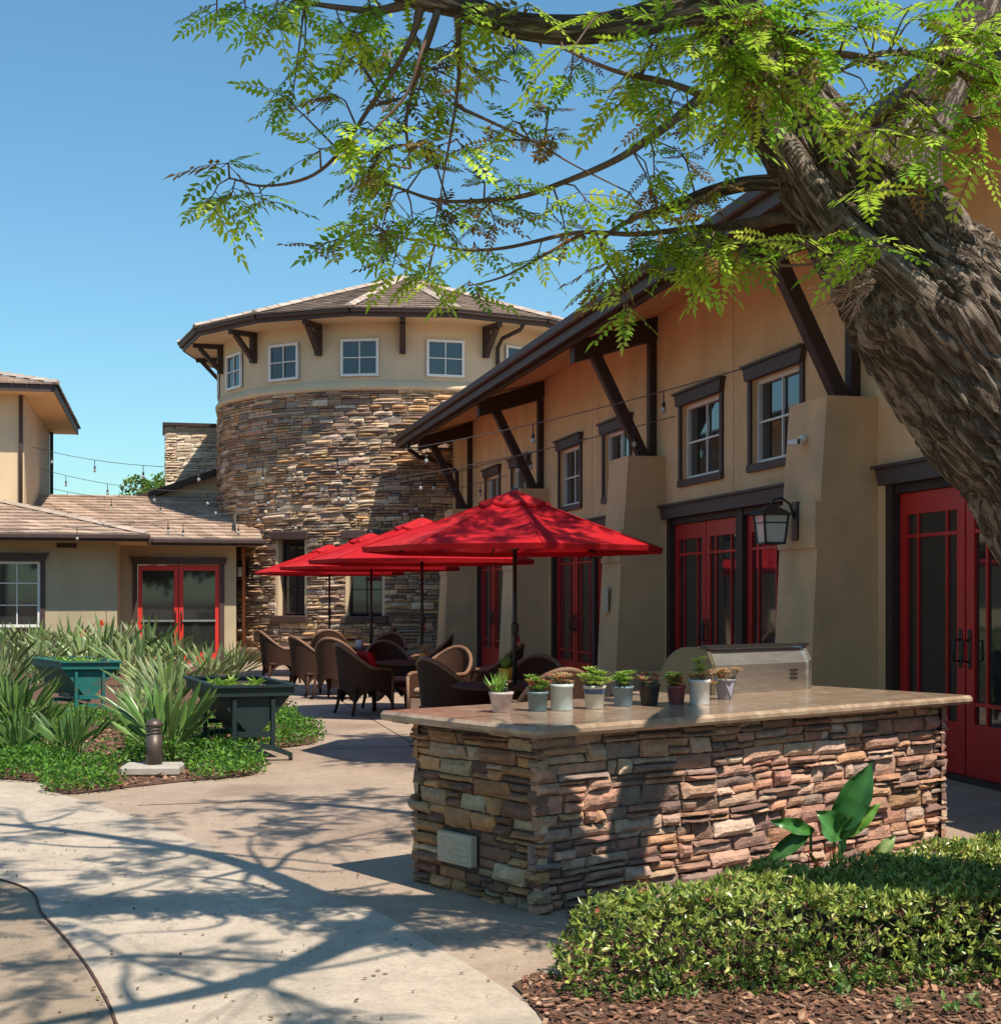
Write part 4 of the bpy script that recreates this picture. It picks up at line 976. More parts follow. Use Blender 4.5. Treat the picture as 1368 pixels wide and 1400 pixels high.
# ------------------------------------------------------------------ string lights
def string(lab, A, Bp, sag, n, off=.5, r=.007):
    t = thing('string_lights', lab, 'string lights', A, 0, 'cables of hanging bulbs over the courtyard')
    L = []
    for k in range(61):
        s = k/60; p = A.lerp(Bp, s) - UP*(sag*4*s*(1-s)) - A; L.append(p)
    m_ = MB(); m_.tube(L, r, 5); cb = m_.build('cable', M['cable'], t)
    for k in range(n):
        s = (k+off)/n; p = A.lerp(Bp,s) - UP*(sag*4*s*(1-s)) - A
        m_ = MB(); m_.tube([p, p-UP*.14], .008, 5); m_.tube([p-UP*.14, p-UP*.2], .022, 8); sk = m_.build('socket', M['black'], t)
        m_ = MB(); m_.lathe(p-UP*.28, [(.001,0),(.026,.015),(.034,.04),(.022,.075),(.018,.085)], 10); m_.build('bulb', M['bulb'], sk)
SW = lambda b,h: W(DW-.02,b,h)
string('string light cable tied by the upper window nearest the tree, running to the left building', SW(15.75,4.28), W(-3.15,36.6,5.25), .8, 9)
string('string light cable starting above the second pier and crossing the umbrellas', SW(18.0,4.0), W(-3.15,38.6,4.9), .8, 9, .3)
string('string light cable fixed between the two middle upper windows', SW(22.1,4.15), W(-3.15,41.2,4.6), .7, 8)
string('string light cable ending low by the far downspout', SW(27.6,4.0), W(-2.6,34.2,3.45), .5, 8, .4)
string('short string light cable from the far end of the hall to the front gutter', SW(30.2,4.4), W(-4.6,31.72,2.95), .35, 6)

# ------------------------------------------------------------------ planters (V troughs)
def trough(lab, near, dirL, dirW, L, Wd, mat, casters=False):
    t = thing('raised_planter', lab, 'planter', near)
    dl, dw = Vector(dirL).normalized(), Vector(dirW).normalized()
    Q = lambda l,w_,h: dl*l + dw*w_ + UP*h
    T = .72
    m_ = MB()
    m_.box(Q(0,0,T-.085), dw*Wd, dl*.025, UP*.085); m_.box(Q(L,0,T-.085), dw*Wd, dl*.025, UP*.085)
    m_.box(Q(.0255,0,T-.085), dl*(L-.026), dw*.025, UP*.085); m_.box(Q(.0255,Wd-.025,T-.085), dl*(L-.026), dw*.025, UP*.085)
    m_.box(Q(-.03,-.03,T), dl*(L+.085), dw*.07, UP*.022); m_.box(Q(-.03,Wd-.04,T), dl*(L+.085), dw*.07, UP*.022)
    m_.box(Q(-.03,.0405,T+.0005), dl*.07, dw*(Wd-.081), UP*.022); m_.box(Q(L-.015,.0405,T+.0005), dl*.07, dw*(Wd-.081), UP*.022)
    m_.build('rim', M[mat], t)
    m_ = MB(); bt = .26; c = Wd/2
    prof_ = [(.03,T-.087),(c-.05,bt),(c+.05,bt),(Wd-.03,T-.087)]
    m_.prism([Q(.06,w_,h) for w_,h in prof_], dl*(L-.12)); m_.build('trough', M[mat], t)
    m_ = MB(); m_.box(Q(.03,.03,T-.05), dl*(L-.06), dw*(Wd-.06), UP*.01); m_.build('soil', M['soil'], t)
    for l in (.02, L-.07):
        m_ = MB()
        for w_ in (.17, Wd-.22): m_.box(Q(l-.001,w_,.12), dl*.05, dw*.038, UP*(T-.232))
        m_.box(Q(l+.01,.222,.24), dl*.03, dw*(Wd-.444), UP*.05)
        # arched foot
        n = 10; pts = []
        for k in range(n+1):
            s = k/n; pts.append((.02+(Wd-.04)*s, .03+.10*math.sin(math.pi*s)))
        poly = [Q(l-.005,a,h) for a,h in pts] + [Q(l-.005,a,h+.05-.02*abs(2*i/n-1)) for i,(a,h) in reversed(list(enumerate(pts)))]
        for k in range(n):
            a0,h0 = pts[k]; a1,h1 = pts[k+1]
            m_.prism([Q(l-.012,a0,h0), Q(l-.012,a1,h1), Q(l-.012,a1,h1+.05), Q(l-.012,a0,h0+.05)], dl*.074)
        m_.build('leg_frame', M[mat], t)
        if casters:
            for w_ in (.03, Wd-.03):
                m_ = MB(); ctr = Q(l+.02,w_,.035); m_.tube([ctr-dw*.015, ctr+dw*.015], .035, 14); m_.build('caster', M['black'], t)
    m_ = MB(); m_.box(Q(.08,Wd/2-.02,.2), dl*(L-.16), dw*.04, UP*.04); m_.build('stretcher', M[mat], t)
    return t, Q, T
t1,Q1,T1 = trough('teal painted wooden V-shaped raised planter farther back in the bed, with lettuces', Vector((-5.76,18.75,0)), (-.55,.84,0), (.98,.12,0), 1.5, .74, 'teal')
t2,Q2,T2 = trough('dark green wooden V-shaped raised planter on casters at the edge of the paving', Vector((-2.72,13.6,0)), (-.36,.93,0), (.95,.3,0), 1.75, .76, 'darkteal', True)
def lettuces(lab, base, Q, T, L, Wd, n, cov):
    m_ = MB()
    for k in range(n):
        c = base + Q(random.uniform(.15,L*cov), random.uniform(.12,Wd-.12), T-.05)
        for j in range(26): leaf(m_, c, rdir(.1,1), UP, random.uniform(.05,.15), .05, vcol(random.choice([(.28,.45,.06),(.34,.5,.09),(.2,.36,.05)])), .3, .15)
    tag(m_.build('salad_plants', M['leaf']), lab, 'plants', kind='stuff')
lettuces('bright green lettuces growing in the teal planter', Vector(t1.location), Q1, T1, 1.5, .74, 22, .95)
lettuces('green seedlings growing in the dark green planter', Vector(t2.location), Q2, T2, 1.75, .76, 8, .9)

# ------------------------------------------------------------------ bollard light
bp_ = G(208,1062)
m_ = MB(); m_.box(bp_+Vector((-.26,-.12,.012)), (.52,.03,0), (-.03,.36,0), (0,0,.09), bev=.02); tag(m_.build('concrete_pad', M['concrete']), 'low square concrete pad under the bollard light', 'slab')
bl = thing('bollard_light', 'short bronze louvred bollard light at the corner of the planting bed', 'bollard light', bp_+Vector((0,.07,.10)))
m_ = MB(); m_.lathe((0,0,0), [(.001,0),(.072,0),(.072,.27),(.001,.27)], 24); m_.build('post', M['bronze'], bl)
m_ = MB(); m_.lathe((0,0,0), [(.045,.27),(.045,.36)], 16); m_.build('lens', M['frosted'], bl)
m_ = MB()
for h in (.283,.312): m_.lathe((0,0,h), [(.045,.012),(.078,.0),(.078,.012),(.046,.018)], 24)
m_.lathe((0,0,.34), [(.05,0),(.08,0),(.08,.02),(.06,.05),(.03,.065),(.001,.07)], 24); m_.build('louvre_cap', M['bronze'], bl)

# ------------------------------------------------------------------ strap-leaf plants
def strap_plant(seed, H, n, cols, spread=.5, wd=.075):
    random.seed(seed); m_ = MB()
    for k in range(n):
        a = random.uniform(0,6.28); ln = H*random.uniform(.6,1.08); tilt = random.uniform(.05,spread)
        b = Vector((random.uniform(-.12,.12), random.uniform(-.12,.12), 0)); d = Vector((math.cos(a)*tilt, math.sin(a)*tilt, 1)).normalized()
        c = vcol(random.choice(cols), .2); sd_ = d.cross(Vector((math.sin(a+.7),-math.cos(a+.7),.1))).normalized(); out_ = Vector((math.cos(a),math.sin(a),0))
        pts = [b + d*ln*s + out_*ln*.22*tilt*s*s*1.6 - UP*ln*.12*tilt*s**3 for s in (0,.25,.5,.62,.75,.88,1.0)]
        m_.tube(pts[:3], [.011,.008,.006], 4, 0, c, cap=False)
        ws = [.006, .42, .5, .36, .02]; vs = []
        for i,p in enumerate(pts[2:]):
            w_ = wd*ws[i]; nn = sd_.cross(d).normalized()*w_*.55
            vs += [p-sd_*w_+nn, p, p+sd_*w_+nn]
        fs = []
        for i in range(4): fs += [[3*i,3*i+1,3*i+4,3*i+3],[3*i+1,3*i+2,3*i+5,3*i+4]]
        m_.add(vs, fs, 0, c, True)
    return m_
BOP = [(.20,.29,.10),(.26,.34,.14),(.13,.22,.07),(.33,.38,.20)]; BOPD = [(.10,.2,.05),(.16,.28,.07),(.07,.14,.04),(.22,.34,.10)]
sm = [strap_plant(1,1.0,60,BOP,.85,.055), strap_plant(2,1.08,66,BOP,.95,.06), strap_plant(3,.88,52,BOPD,.8,.07), strap_plant(4,1.05,58,BOPD,.7,.075)]
sm = [m.mesh('strap_leaf_plant', M['leafglossy']) for m in sm]
random.seed(5)
PL = [ # px, base py, type, scale, label
 (228,1046,3,.80,'tall dark strap-leaved plant right behind the bollard light'),
 (95,1046,2,.66,'dark strap-leaved plant at the front edge of the bed, left of the bollard'),
 (22,1008,3,.74,'broad leaved clump at the left edge of the picture, in front of the teal planter'),
 (62,1002,2,.5,'dark strap-leaved clump below the left end of the teal planter'),
 (-10,985,0,.95,'grey green clump cut by the left edge of the picture'),
 (188,998,0,.62,'short grey green clump between the two planters, near the front'),
 (232,985,1,.85,'grey green clump crossing the left corner of the dark green planter'),
 (212,962,0,.8,'grey green clump between the teal planter and the red doors'),
 (285,940,0,.85,'grey green clump under the right hand red door, behind the dark planter'),
 (318,934,1,.72,'rightmost grey green clump, by the copper downspout'),
 (185,940,1,.9,'grey green clump behind the right corner of the teal planter'),
 (120,932,1,.95,'grey green clump directly behind the teal planter'),
 (55,935,0,.95,'grey green clump behind the left end of the teal planter'),
 (5,945,1,1.0,'grey green clump at the left edge behind the teal planter'),
 (150,925,0,1.3,'tall grey green clump in front of the sage wall corner'),
 (95,922,1,1.1,'back row clump below the sage wall, middle'),
 (45,920,0,1.15,'back row clump below the white framed window'),
 (-5,920,1,1.1,'back row clump at the far left below the window'),
 (245,925,1,.85,'grey green clump in front of the left red door'),
 (200,922,1,1.1,'grey green clump at the left jamb of the red doors'),
 (20,1045,2,.6,'small dark clump low at the front left of the bed')]
for px,py,k,s_,lab in PL:
    o = bpy.data.objects.new('strap_leaf_plant', sm[k]); COL.objects.link(o); o.location = G(px,py); o.rotation_euler.z = random.uniform(0,6.28); o.scale = (s_,s_,s_)
    tag(o, lab, 'plant', 'strap-leaved plants in the left bed')
for px,py,h,lab in ((137,915,.95,'orange flower spike standing above the back row of plants'),(112,925,.8,'second orange flower spike, lower and further left')):
    p = G(px,py); t = thing('flower_spike', lab, 'flower', p)
    m_ = MB(); m_.tube([Vector((0,0,0)), Vector((.02,0,h))], .01, 5, 0, (.15,.22,.08)); m_.build('stem', M['leaf'], t)
    m_ = MB()
    for k in range(14): leaf(m_, Vector((.02,0,h)), rdir(.0,1), UP, .15, .06, (.75,.14,.02))
    m_.build('petals', M['leaf'], t)

# clipped pale hedge behind the plants
def leafbox(mb, fn, n, L, Wd, cols, updir=.6):
    for k in range(n):
        p, nrm = fn(); d = (nrm*.6 + rdir(-.3,1)*.9).normalized()
        leaf(mb, p, d, rdir(-1,1), L*random.uniform(.7,1.25), Wd*random.uniform(.8,1.2), vcol(random.choice(cols),.3), .25, .05)
def hedge_fn(O, ex, ey, H, wob=.06):
    ex, ey = Vector(ex), Vector(ey)
    def f():
        r = random.random()
        u, v = random.random(), random.random(); dep = abs(random.gauss(0,.05))
        if r < .45: p, n = O+ex*u+ey*v+UP*(H-dep), UP
        elif r < .8: p, n = O+ex*u+ey.normalized()*dep+UP*(H*v), -ey.normalized()
        elif r < .9: p, n = O+ey*u+ex.normalized()*dep+UP*(H*v), -ex.normalized()
        else: p, n = O+ex*u+ey*v+UP*(H*random.random()), rdir(-1,1)
        q = p*1.9; b = mn.noise(q)*wob
        return p + n*b + rdir()*.015, n
    return f
m_ = MB(); leafbox(m_, hedge_fn(W(-9,31.0), AV*8.2, BU*.8, .78, .12), 9000, .075, .04, [(.24,.27,.13),(.3,.33,.17),(.17,.21,.09)])
t = thing('clipped_hedge', 'pale grey green clipped hedge along the sage wall under the window', 'hedge', W(-5,31.3)); m_.build('foliage', M['leaf'], t, True)
m_ = MB()
for k in range(40): b = W(random.uniform(-8.9,-.9), 31.4, 0); m_.tube([b, b+Vector((random.uniform(-.2,.2),random.uniform(-.1,.1),.7))], [.015,.006], 5)
m_.build('stems', M['twig'], t, True)['kind'] = 'stuff'

# ground cover in the left bed
m_ = MB(); gc = []
for k in range(70000):
    x = random.uniform(-7.5,-1.6); y = random.uniform(11.2,19)
    if not (inside((x,y+.16), bedL) or inside((x-.08,y+.05), bedL)): continue
    px = CX + x/y*FPX; py = HY + CAM_H*FPX/y
    dens = 1.0 if py > 1035 else (.75 if px > 330 else .45)
    nz = mn.noise(Vector((x*1.3, y*1.3, 2)))
    if 105 < px < 170 and 1000 < py < 1046: dens *= .15
    if (px-208)**2/55**2 + (py-1066)**2/18**2 < 1: continue
    if nz < -.25: dens *= .35
    if random.random() > dens: continue
    h = .04 + .17*random.random()*(1+nz)
    leaf(m_, Vector((x,y,h*.8)), rdir(.0,.9), rdir(), random.uniform(.03,.06), random.uniform(.02,.032), vcol(random.choice([(.07,.20,.025),(.12,.28,.035),(.18,.38,.045),(.045,.13,.02)]),.25), .2, .1)
tag(m_.build('ground_cover', M['leaf']), 'low bright green leafy ground cover along the front of the left bed', 'ground cover', kind='stuff')

# ------------------------------------------------------------------ low hedge (foreground right)
hd = thing('low_hedge', 'low loose green hedge in the mulch in front of the stone counter', 'hedge', Vector((1.6,6.4,0)))
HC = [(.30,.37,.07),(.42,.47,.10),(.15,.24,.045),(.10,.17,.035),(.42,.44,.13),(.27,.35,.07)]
random.seed(21); m_ = MB(); st = MB()
HF = Vector((.30,5.56,0)); hx = Vector((1,.10,0)).normalized(); hy = Vector((-.10,1,0)).normalized()
def hh(u, v):  # local height
    base = .35 + .08*mn.noise(Vector((u*2.6, v*2.6, 5))) + .025*mn.noise(Vector((u*6, v*6, 1)))
    eu_ = min(1, u/.10+.1); ev = min(1, v/.22, (.5+.55*u-v)/.16 if v < .5+.55*u else 0)
    return max(.0, base*math.sqrt(max(0,min(eu_,ev,1))))
nlf = 0
while nlf < 42000:
    u = random.uniform(-.04,3.4); v = random.uniform(-.05,2.2)
    top_ = hh(max(u,0.0), max(v,0.0))
    if top_ < .06: continue
    edge = u < .2 or v < .25
    if v < .3 and random.random() < .5: v = random.uniform(.0,.16); h = top_*random.uniform(.0,1); h = max(.02,h)
    else: h = top_*(1-abs(random.gauss(0,.10))) if random.random() < (.55 if edge else .8) else top_*random.uniform(.08,1)
    p = HF + hx*u + hy*v + UP*(h+.0)
    bulge = .07*mn.noise(Vector((p.x*3,p.y*3,p.z*3)))
    p += -hy*bulge*(1 if v < .3 else 0)
    nrm = Vector((0,-.7 if v < .2 else 0, 1)) + (hx*-.6 if u < .15 else Vector((0,0,0)))
    # small whorl of 2-4 leaves
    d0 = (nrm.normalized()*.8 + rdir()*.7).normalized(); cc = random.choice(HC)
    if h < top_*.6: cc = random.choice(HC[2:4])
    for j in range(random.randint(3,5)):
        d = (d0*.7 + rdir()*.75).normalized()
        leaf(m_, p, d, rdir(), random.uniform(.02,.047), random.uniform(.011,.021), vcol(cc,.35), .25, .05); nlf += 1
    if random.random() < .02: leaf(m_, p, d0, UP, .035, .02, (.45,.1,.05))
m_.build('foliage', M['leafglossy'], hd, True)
for k in range(150):
    u = random.uniform(.25,3.2); v = random.uniform(.15,max(.2,.3+.4*u)); p = HF+hx*u+hy*v
    q = p + Vector((random.uniform(-.2,.2), random.uniform(-.2,.1), random.uniform(.15,.28))); r_ = q + Vector((random.uniform(-.1,.1),random.uniform(-.15,.05),random.uniform(-.02,.08)))
    st.tube([p, p.lerp(q,.5)+rdir()*.03, q, r_], [.007,.006,.004,.002], 5)
st.build('stems', M['twig'], hd, True)['kind'] = 'stuff'
# seedlings in the mulch
m_ = MB()
for (px,py) in ((905,1362),(940,1372),(1150,1368),(1175,1350),(1330,1385),(870,1375),(1235,1390),(1020,1360),(1300,1392)):
    c = G(px,py)
    for k in range(16): leaf(m_, c+Vector((random.uniform(-.03,.03),random.uniform(-.03,.03),random.uniform(.01,.06))), rdir(.1,1), UP, random.uniform(.03,.055), .022, vcol((.2,.33,.1)))
tag(m_.build('weed_seedlings', M['leaf']), 'small green weed seedlings in the bark mulch', 'weeds', kind='stuff')

# broad-leaf plant behind the hedge
bpl = thing('broad_leaf_plant', 'plant with large glossy dark green paddle leaves against the stone counter', 'plant', G(1150,1225))
def big_leaf(base, tip, wd, col, droop=.0, nrm=Vector((0,-1,.3))):
    m_ = MB(); d = tip-base; L = d.length; dn = d.normalized(); s = dn.cross(nrm).normalized(); n = s.cross(dn).normalized()
    vs = []; N = 10
    for i in range(N+1):
        t = i/N; c = base + d*t - UP*droop*t*t + n*.02*math.sin(t*3)
        w_ = wd*math.sin(math.pi*min(1,t*1.02+.02))**.7*(1-.25*t); wv = .016*math.sin(t*15+base.x*30)
        vs += [c - s*w_/2 + n*(w_*.28+wv), c - s*w_/4 + n*w_*.1, c, c + s*w_/4 + n*w_*.1, c + s*w_/2 + n*(w_*.28-wv)]
    fs = [[5*i+k, 5*i+k+1, 5*i+k+6, 5*i+k+5] for i in range(N) for k in range(4)]
    for q_, f_ in enumerate(fs):
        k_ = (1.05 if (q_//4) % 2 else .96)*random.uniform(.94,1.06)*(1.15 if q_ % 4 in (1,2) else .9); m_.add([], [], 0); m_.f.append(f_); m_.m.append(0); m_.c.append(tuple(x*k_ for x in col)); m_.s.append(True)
    m_.v = vs; return m_
zz = 7.35; g0 = P(1150,1190,zz+.05)
for (b,t_,wd,col,dr) in (((1140,1140),(1192,1042),.19,(.045,.16,.04),0),((1150,1140),(1108,1090),.0,(0,0,0),0),((1150,1146),(1116,1108),.18,(.08,.24,.06),0),((1148,1145),(1204,1098),.10,(.14,.32,.05),0),((1108,1135),(1040,1178),.10,(.04,.13,.03),.03),((1112,1138),(1050,1122),.09,(.06,.2,.04),.0),((1185,1185),(1225,1140),.09,(.3,.42,.16),0),((1150,1170),(1150,1118),.05,(.16,.38,.06),0)):
    if wd == 0: continue
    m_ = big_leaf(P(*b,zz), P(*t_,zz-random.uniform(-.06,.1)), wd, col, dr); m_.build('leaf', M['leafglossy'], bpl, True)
m_ = MB()
for b in ((1140,1140),(1148,1142),(1108,1140),(1190,1185),(1150,1165)): m_.tube([Vector(bpl.location)+rdir()*.01, P(b[0],b[1]+30,zz), P(*b,zz)], [.012,.010,.007], 6, 0, (.12,.24,.06))
m_.build('stalk', M['leafglossy'], bpl, True)
m_ = MB()
for (px,py) in ((1105,1158),(1118,1172),(1135,1150),(1150,1165),(1165,1160),(1190,1158),(1088,1170),(1128,1180)):
    c = P(px,py+14,7.1); 
    for k in range(16): leaf(m_, c+rdir()*.02, rdir(.0,1), UP, .026, .013, vcol((.38,.06,.02),.3))
    m_.tube([c-UP*.12, c], .003, 4, 0, (.2,.1,.05))
tag(m_.build('red_flowers', M['leaf']), 'tiny rusty red flower sprigs at the top of the low hedge', 'flowers', kind='stuff')

# ================================================================== BIG TREE
tree = thing('leaning_shade_tree', 'big leaning tree with deeply furrowed bark and feathery bright green leaves at the upper right', 'tree', Vector((3.15,5.75,0)))
def interp(pts, rad, n):
    P_ = [Vector((*p, r)) if False else Vector((p[0],p[1],p[2])) for p,r in zip(pts,rad)]
    out = spline(P_, n); rr = []
    for i in range(len(rad)-1):
        for k in range(n): t = k/n; t = t*t*(3-2*t); rr.append(rad[i]*(1-t)+rad[i+1]*t)
    rr.append(rad[-1]); return out, rr
def bark_tube(mb, pts, rad, n=8, seg=120, amp=.09, F=9., knots=()):
    out, rr = interp(pts, rad, n)
    vs = []; prev = None; s_acc = 0; gr_ = []; so_ = random.uniform(0,90)
    for i,p in enumerate(out):
        t = (out[min(i+1,len(out)-1)]-out[max(i-1,0)]).normalized()
        if i: s_acc += (p-out[i-1]).length
        if prev is None: nr = t.orthogonal().normalized()
        else: nr = (prev-t*prev.dot(t)).normalized()
        prev = nr; bn = t.cross(nr)
        for k in range(seg):
            a = 2*math.pi*k/seg; ca, sa = math.cos(a), math.sin(a); r = rr[i]
            q = Vector((ca*r*F+so_, sa*r*F, s_acc*F*.15)); gr_.append((ca*r*62+so_, sa*r*62, s_acc*62*.14))
            n1 = mn.noise(q + Vector((0,0,0))*0 + mn.noise_vector(q*.5)*.35); n2 = mn.noise(q*2.3+Vector((7,3,1)))
            ridge = min(1, abs(n1)*2.6)**.7; d = amp*min(r,.30)*(ridge-.6) + amp*.3*min(r,.30)*n2*ridge
            lob = .10*r*mn.noise(Vector((ca*1.3, sa*1.3, s_acc*.9)))
            pos = p + (nr*ca+bn*sa)*(r+d+lob)
            for (kc,kr,ka) in knots:
                dd = (pos-kc).length/kr
                if dd < 1: pos += (nr*ca+bn*sa)*ka*(1-dd*dd)**2
            vs.append(pos)
    m = len(out); mb.g = (mb.g or []) + gr_
    mb.add(vs, [[i*seg+k, i*seg+(k+1)%seg, (i+1)*seg+(k+1)%seg, (i+1)*seg+k] for i in range(m-1) for k in range(seg)], 0, (1,1,1), True)
    return out, rr
Z0 = 5.8
tk = MB()
trunk_pts = [Vector((3.15,5.75,-.05)), Vector((3.0,5.75,.5)), Vector((2.72,5.75,1.25)), P(1455,634,5.76), P(1375,545,Z0), P(1295,450,Z0), P(1215,342,Z0), P(1142,248,Z0-.02), P(1092,175,Z0-.03), P(1052,108,Z0-.05), P(1003,32,Z0-.12), P(900,-110,Z0-.3), P(780,-220,5.3)]
trunk_rad = [.52,.44,.40,.37,.365,.345,.285,.225,.19,.165,.135,.11,.07]
bark_tube(tk, trunk_pts, trunk_rad, 46, 280, .17, 30., knots=[(P(1200,430,5.6),.25,.10),(P(1300,420,5.5),.30,.08)])
tk.build('trunk', M['furrow'], tree, True)
LIMBS = [
 ([P(1300,400,5.85),P(1246,262,6.1),P(1268,165,6.3),P(1318,60,6.45),P(1370,-60,6.6),P(1430,-220,6.7)], [.17,.135,.12,.115,.10,.08], 'right'),
  ([P(1300,440,5.48),P(1215,365,5.48),P(1140,300,5.52),P(1085,220,5.56),P(1040,150,5.56),P(1000,110,5.56)], [.075,.062,.058,.05,.04,.03], 'front'),
 ([P(985,0,5.65),P(930,12,5.6),P(860,32,5.6),P(780,42,5.6),P(700,34,5.6),P(640,10,5.6),P(560,-20,5.6),P(470,-70,5.5)], [.11,.075,.06,.056,.052,.05,.075,.05], 'horizontal'),
 ([P(1160,275,5.8),P(1090,254,5.8),P(1030,250,5.85),P(975,262,5.95),P(930,280,6.0),P(895,290,6.05)], [.06,.04,.032,.03,.028,.018], 'stub'),
 ([P(1060,110,5.7),P(1000,118,5.65),P(960,135,5.7),P(900,185,5.75),P(830,225,5.8),P(760,255,5.8),P(690,274,5.8),P(610,275,5.8),P(540,255,5.8),P(500,240,5.8)], [.05,.034,.024,.018,.014,.011,.010,.008,.006,.004], 'long'),
 ([P(1140,290,5.8),P(1060,300,5.9),P(960,312,6.0),P(880,322,6.1),P(790,326,6.15),P(700,334,6.2),P(620,338,6.2),P(540,325,6.2)], [.04,.026,.015,.012,.010,.008,.006,.004], 'low'),
 ([P(575,0,5.6),P(560,60,5.6),P(520,130,5.65),P(470,190,5.7),P(420,245,5.7),P(360,262,5.7),P(315,250,5.7)], [.02,.012,.010,.008,.007,.005,.004], 'd1'),
 ([P(600,10,5.6),P(580,70,5.5),P(555,130,5.5),P(500,185,5.5)], [.014,.008,.006,.004], 'd2'),
 ([P(625,15,5.6),P(628,90,5.6),P(618,160,5.6),P(602,230,5.6),P(598,285,5.6)], [.014,.008,.006,.004,.003], 'd3'),
 ([P(600,5,5.6),P(570,120,5.7),P(558,170,5.7),P(556,230,5.7)], [.016,.009,.007,.004], 'd4'),
 ([P(560,0,5.6),P(500,10,5.6),P(430,5,5.6),P(370,-10,5.6),P(300,-15,5.6)], [.022,.014,.01,.008,.005], 'd5'),
 ([P(620,140,5.6),P(680,175,5.6),P(740,200,5.7),P(800,235,5.7)], [.008,.006,.005,.003], 'd6'),
 ([P(1010,150,5.5),P(900,110,5.3),P(830,90,5.2),P(770,70,5.2)], [.02,.012,.008,.004], 'd7'),
 ([P(1210,90,5.4),P(1150,70,5.3),P(1080,60,5.2),P(1020,40,5.1)], [.02,.014,.01,.006], 'd8'),
 ([P(1340,110,5.5),P(1270,75,5.4),P(1200,72,5.3),P(1130,90,5.2)], [.025,.016,.012,.006], 'd9'),
 ([P(1368,130,5.6),P(1300,180,5.5),P(1240,120,5.4),P(1225,200,5.3)], [.02,.012,.008,.004], 'd10'),
 ([P(1150,300,5.45),P(1110,330,5.4),P(1060,360,5.4),P(1130,365,5.35)], [.012,.008,.006,.004], 'd11'),
 ([P(900,290,6.05),P(860,300,6.1),P(820,340,6.1),P(850,400,6.1)], [.025,.012,.008,.004], 'd12'),
 ([P(800,326,6.15),P(760,345,6.2),P(700,370,6.2),P(640,385,6.2)], [.01,.007,.005,.003], 'd13'),
 # out of frame above: the crown overhead
 ([P(985,0,5.65),Vector((.6,5.2,4.9)),Vector((-.2,4.6,5.6)),Vector((-1.2,4.1,6.1)),Vector((-2.2,3.8,6.4))], [.12,.1,.08,.06,.03], 'o1'),
 ([P(900,-110,5.5),Vector((.2,6.2,5.5)),Vector((-.8,6.9,6.0)),Vector((-1.8,7.3,6.3))], [.09,.075,.055,.03], 'o2'),
 ([P(1370,-60,6.6),Vector((2.0,7.2,5.7)),Vector((1.4,7.7,6.4)),Vector((.5,8.0,6.9))], [.11,.08,.06,.03], 'o3'),
 ([Vector((2.0,7.2,5.9)),Vector((2.3,8.8,6.6)),Vector((2.2,10.3,7.0)),Vector((1.8,11.7,7.3)),Vector((1.2,12.3,7.5))], [.10,.08,.06,.04,.02], 'o5'),
 ([P(985,0,5.6),Vector((1.1,4.6,4.9)),Vector((.9,3.4,5.5)),Vector((.2,2.4,6.0))], [.12,.1,.07,.03], 'o4'),
]
random.seed(31)
for k in range(34):
    src = random.choice([L_ for L_ in LIMBS if L_[2] in ('o1','o2','o4')])[0]; i_ = random.randint(1,len(src)-1); b_ = src[i_-1].lerp(src[i_], random.random())
    d_ = Vector((random.uniform(-1,1),random.uniform(-1,1),random.uniform(.0,.6))); L_ = random.uniform(.6,1.7); q1 = b_+d_*L_*.5+rdir()*.12; q2 = b_+d_*L_+rdir()*.2
    if q2.z < 1.6+.418*q2.y+.35: q2.z = 1.6+.418*q2.y+.5
    if q1.z < 1.6+.418*q1.y+.2: q1.z = 1.6+.418*q1.y+.3
    LIMBS.append(([b_,q1,q2,q2+rdir(.0,.6)*.35], [.03,.02,.012,.005], 'ox'))
lpts = []
for pts, rad, nm in LIMBS:
    big = rad[0] > .09
    m_ = MB()
    if rad[0] > .05: out, rr = bark_tube(m_, pts, rad, 10 if big else 8, 56 if big else 26, .12, 14.)
    else:
        out, rr = interp(pts, rad, 6)
        out = [p + mn.noise_vector(p*3)*.03*(0 if i in (0,) else 1) for i,p in enumerate(out)]
        m_.tube(out, rr, 7)
    m_.build('limb' if rad[0] > .05 else 'branch', M['furrow'] if rad[0] > .05 else M['bark'] if rad[0] > .02 else M['twig'], tree, True)
    lpts += list(zip(out, rr))
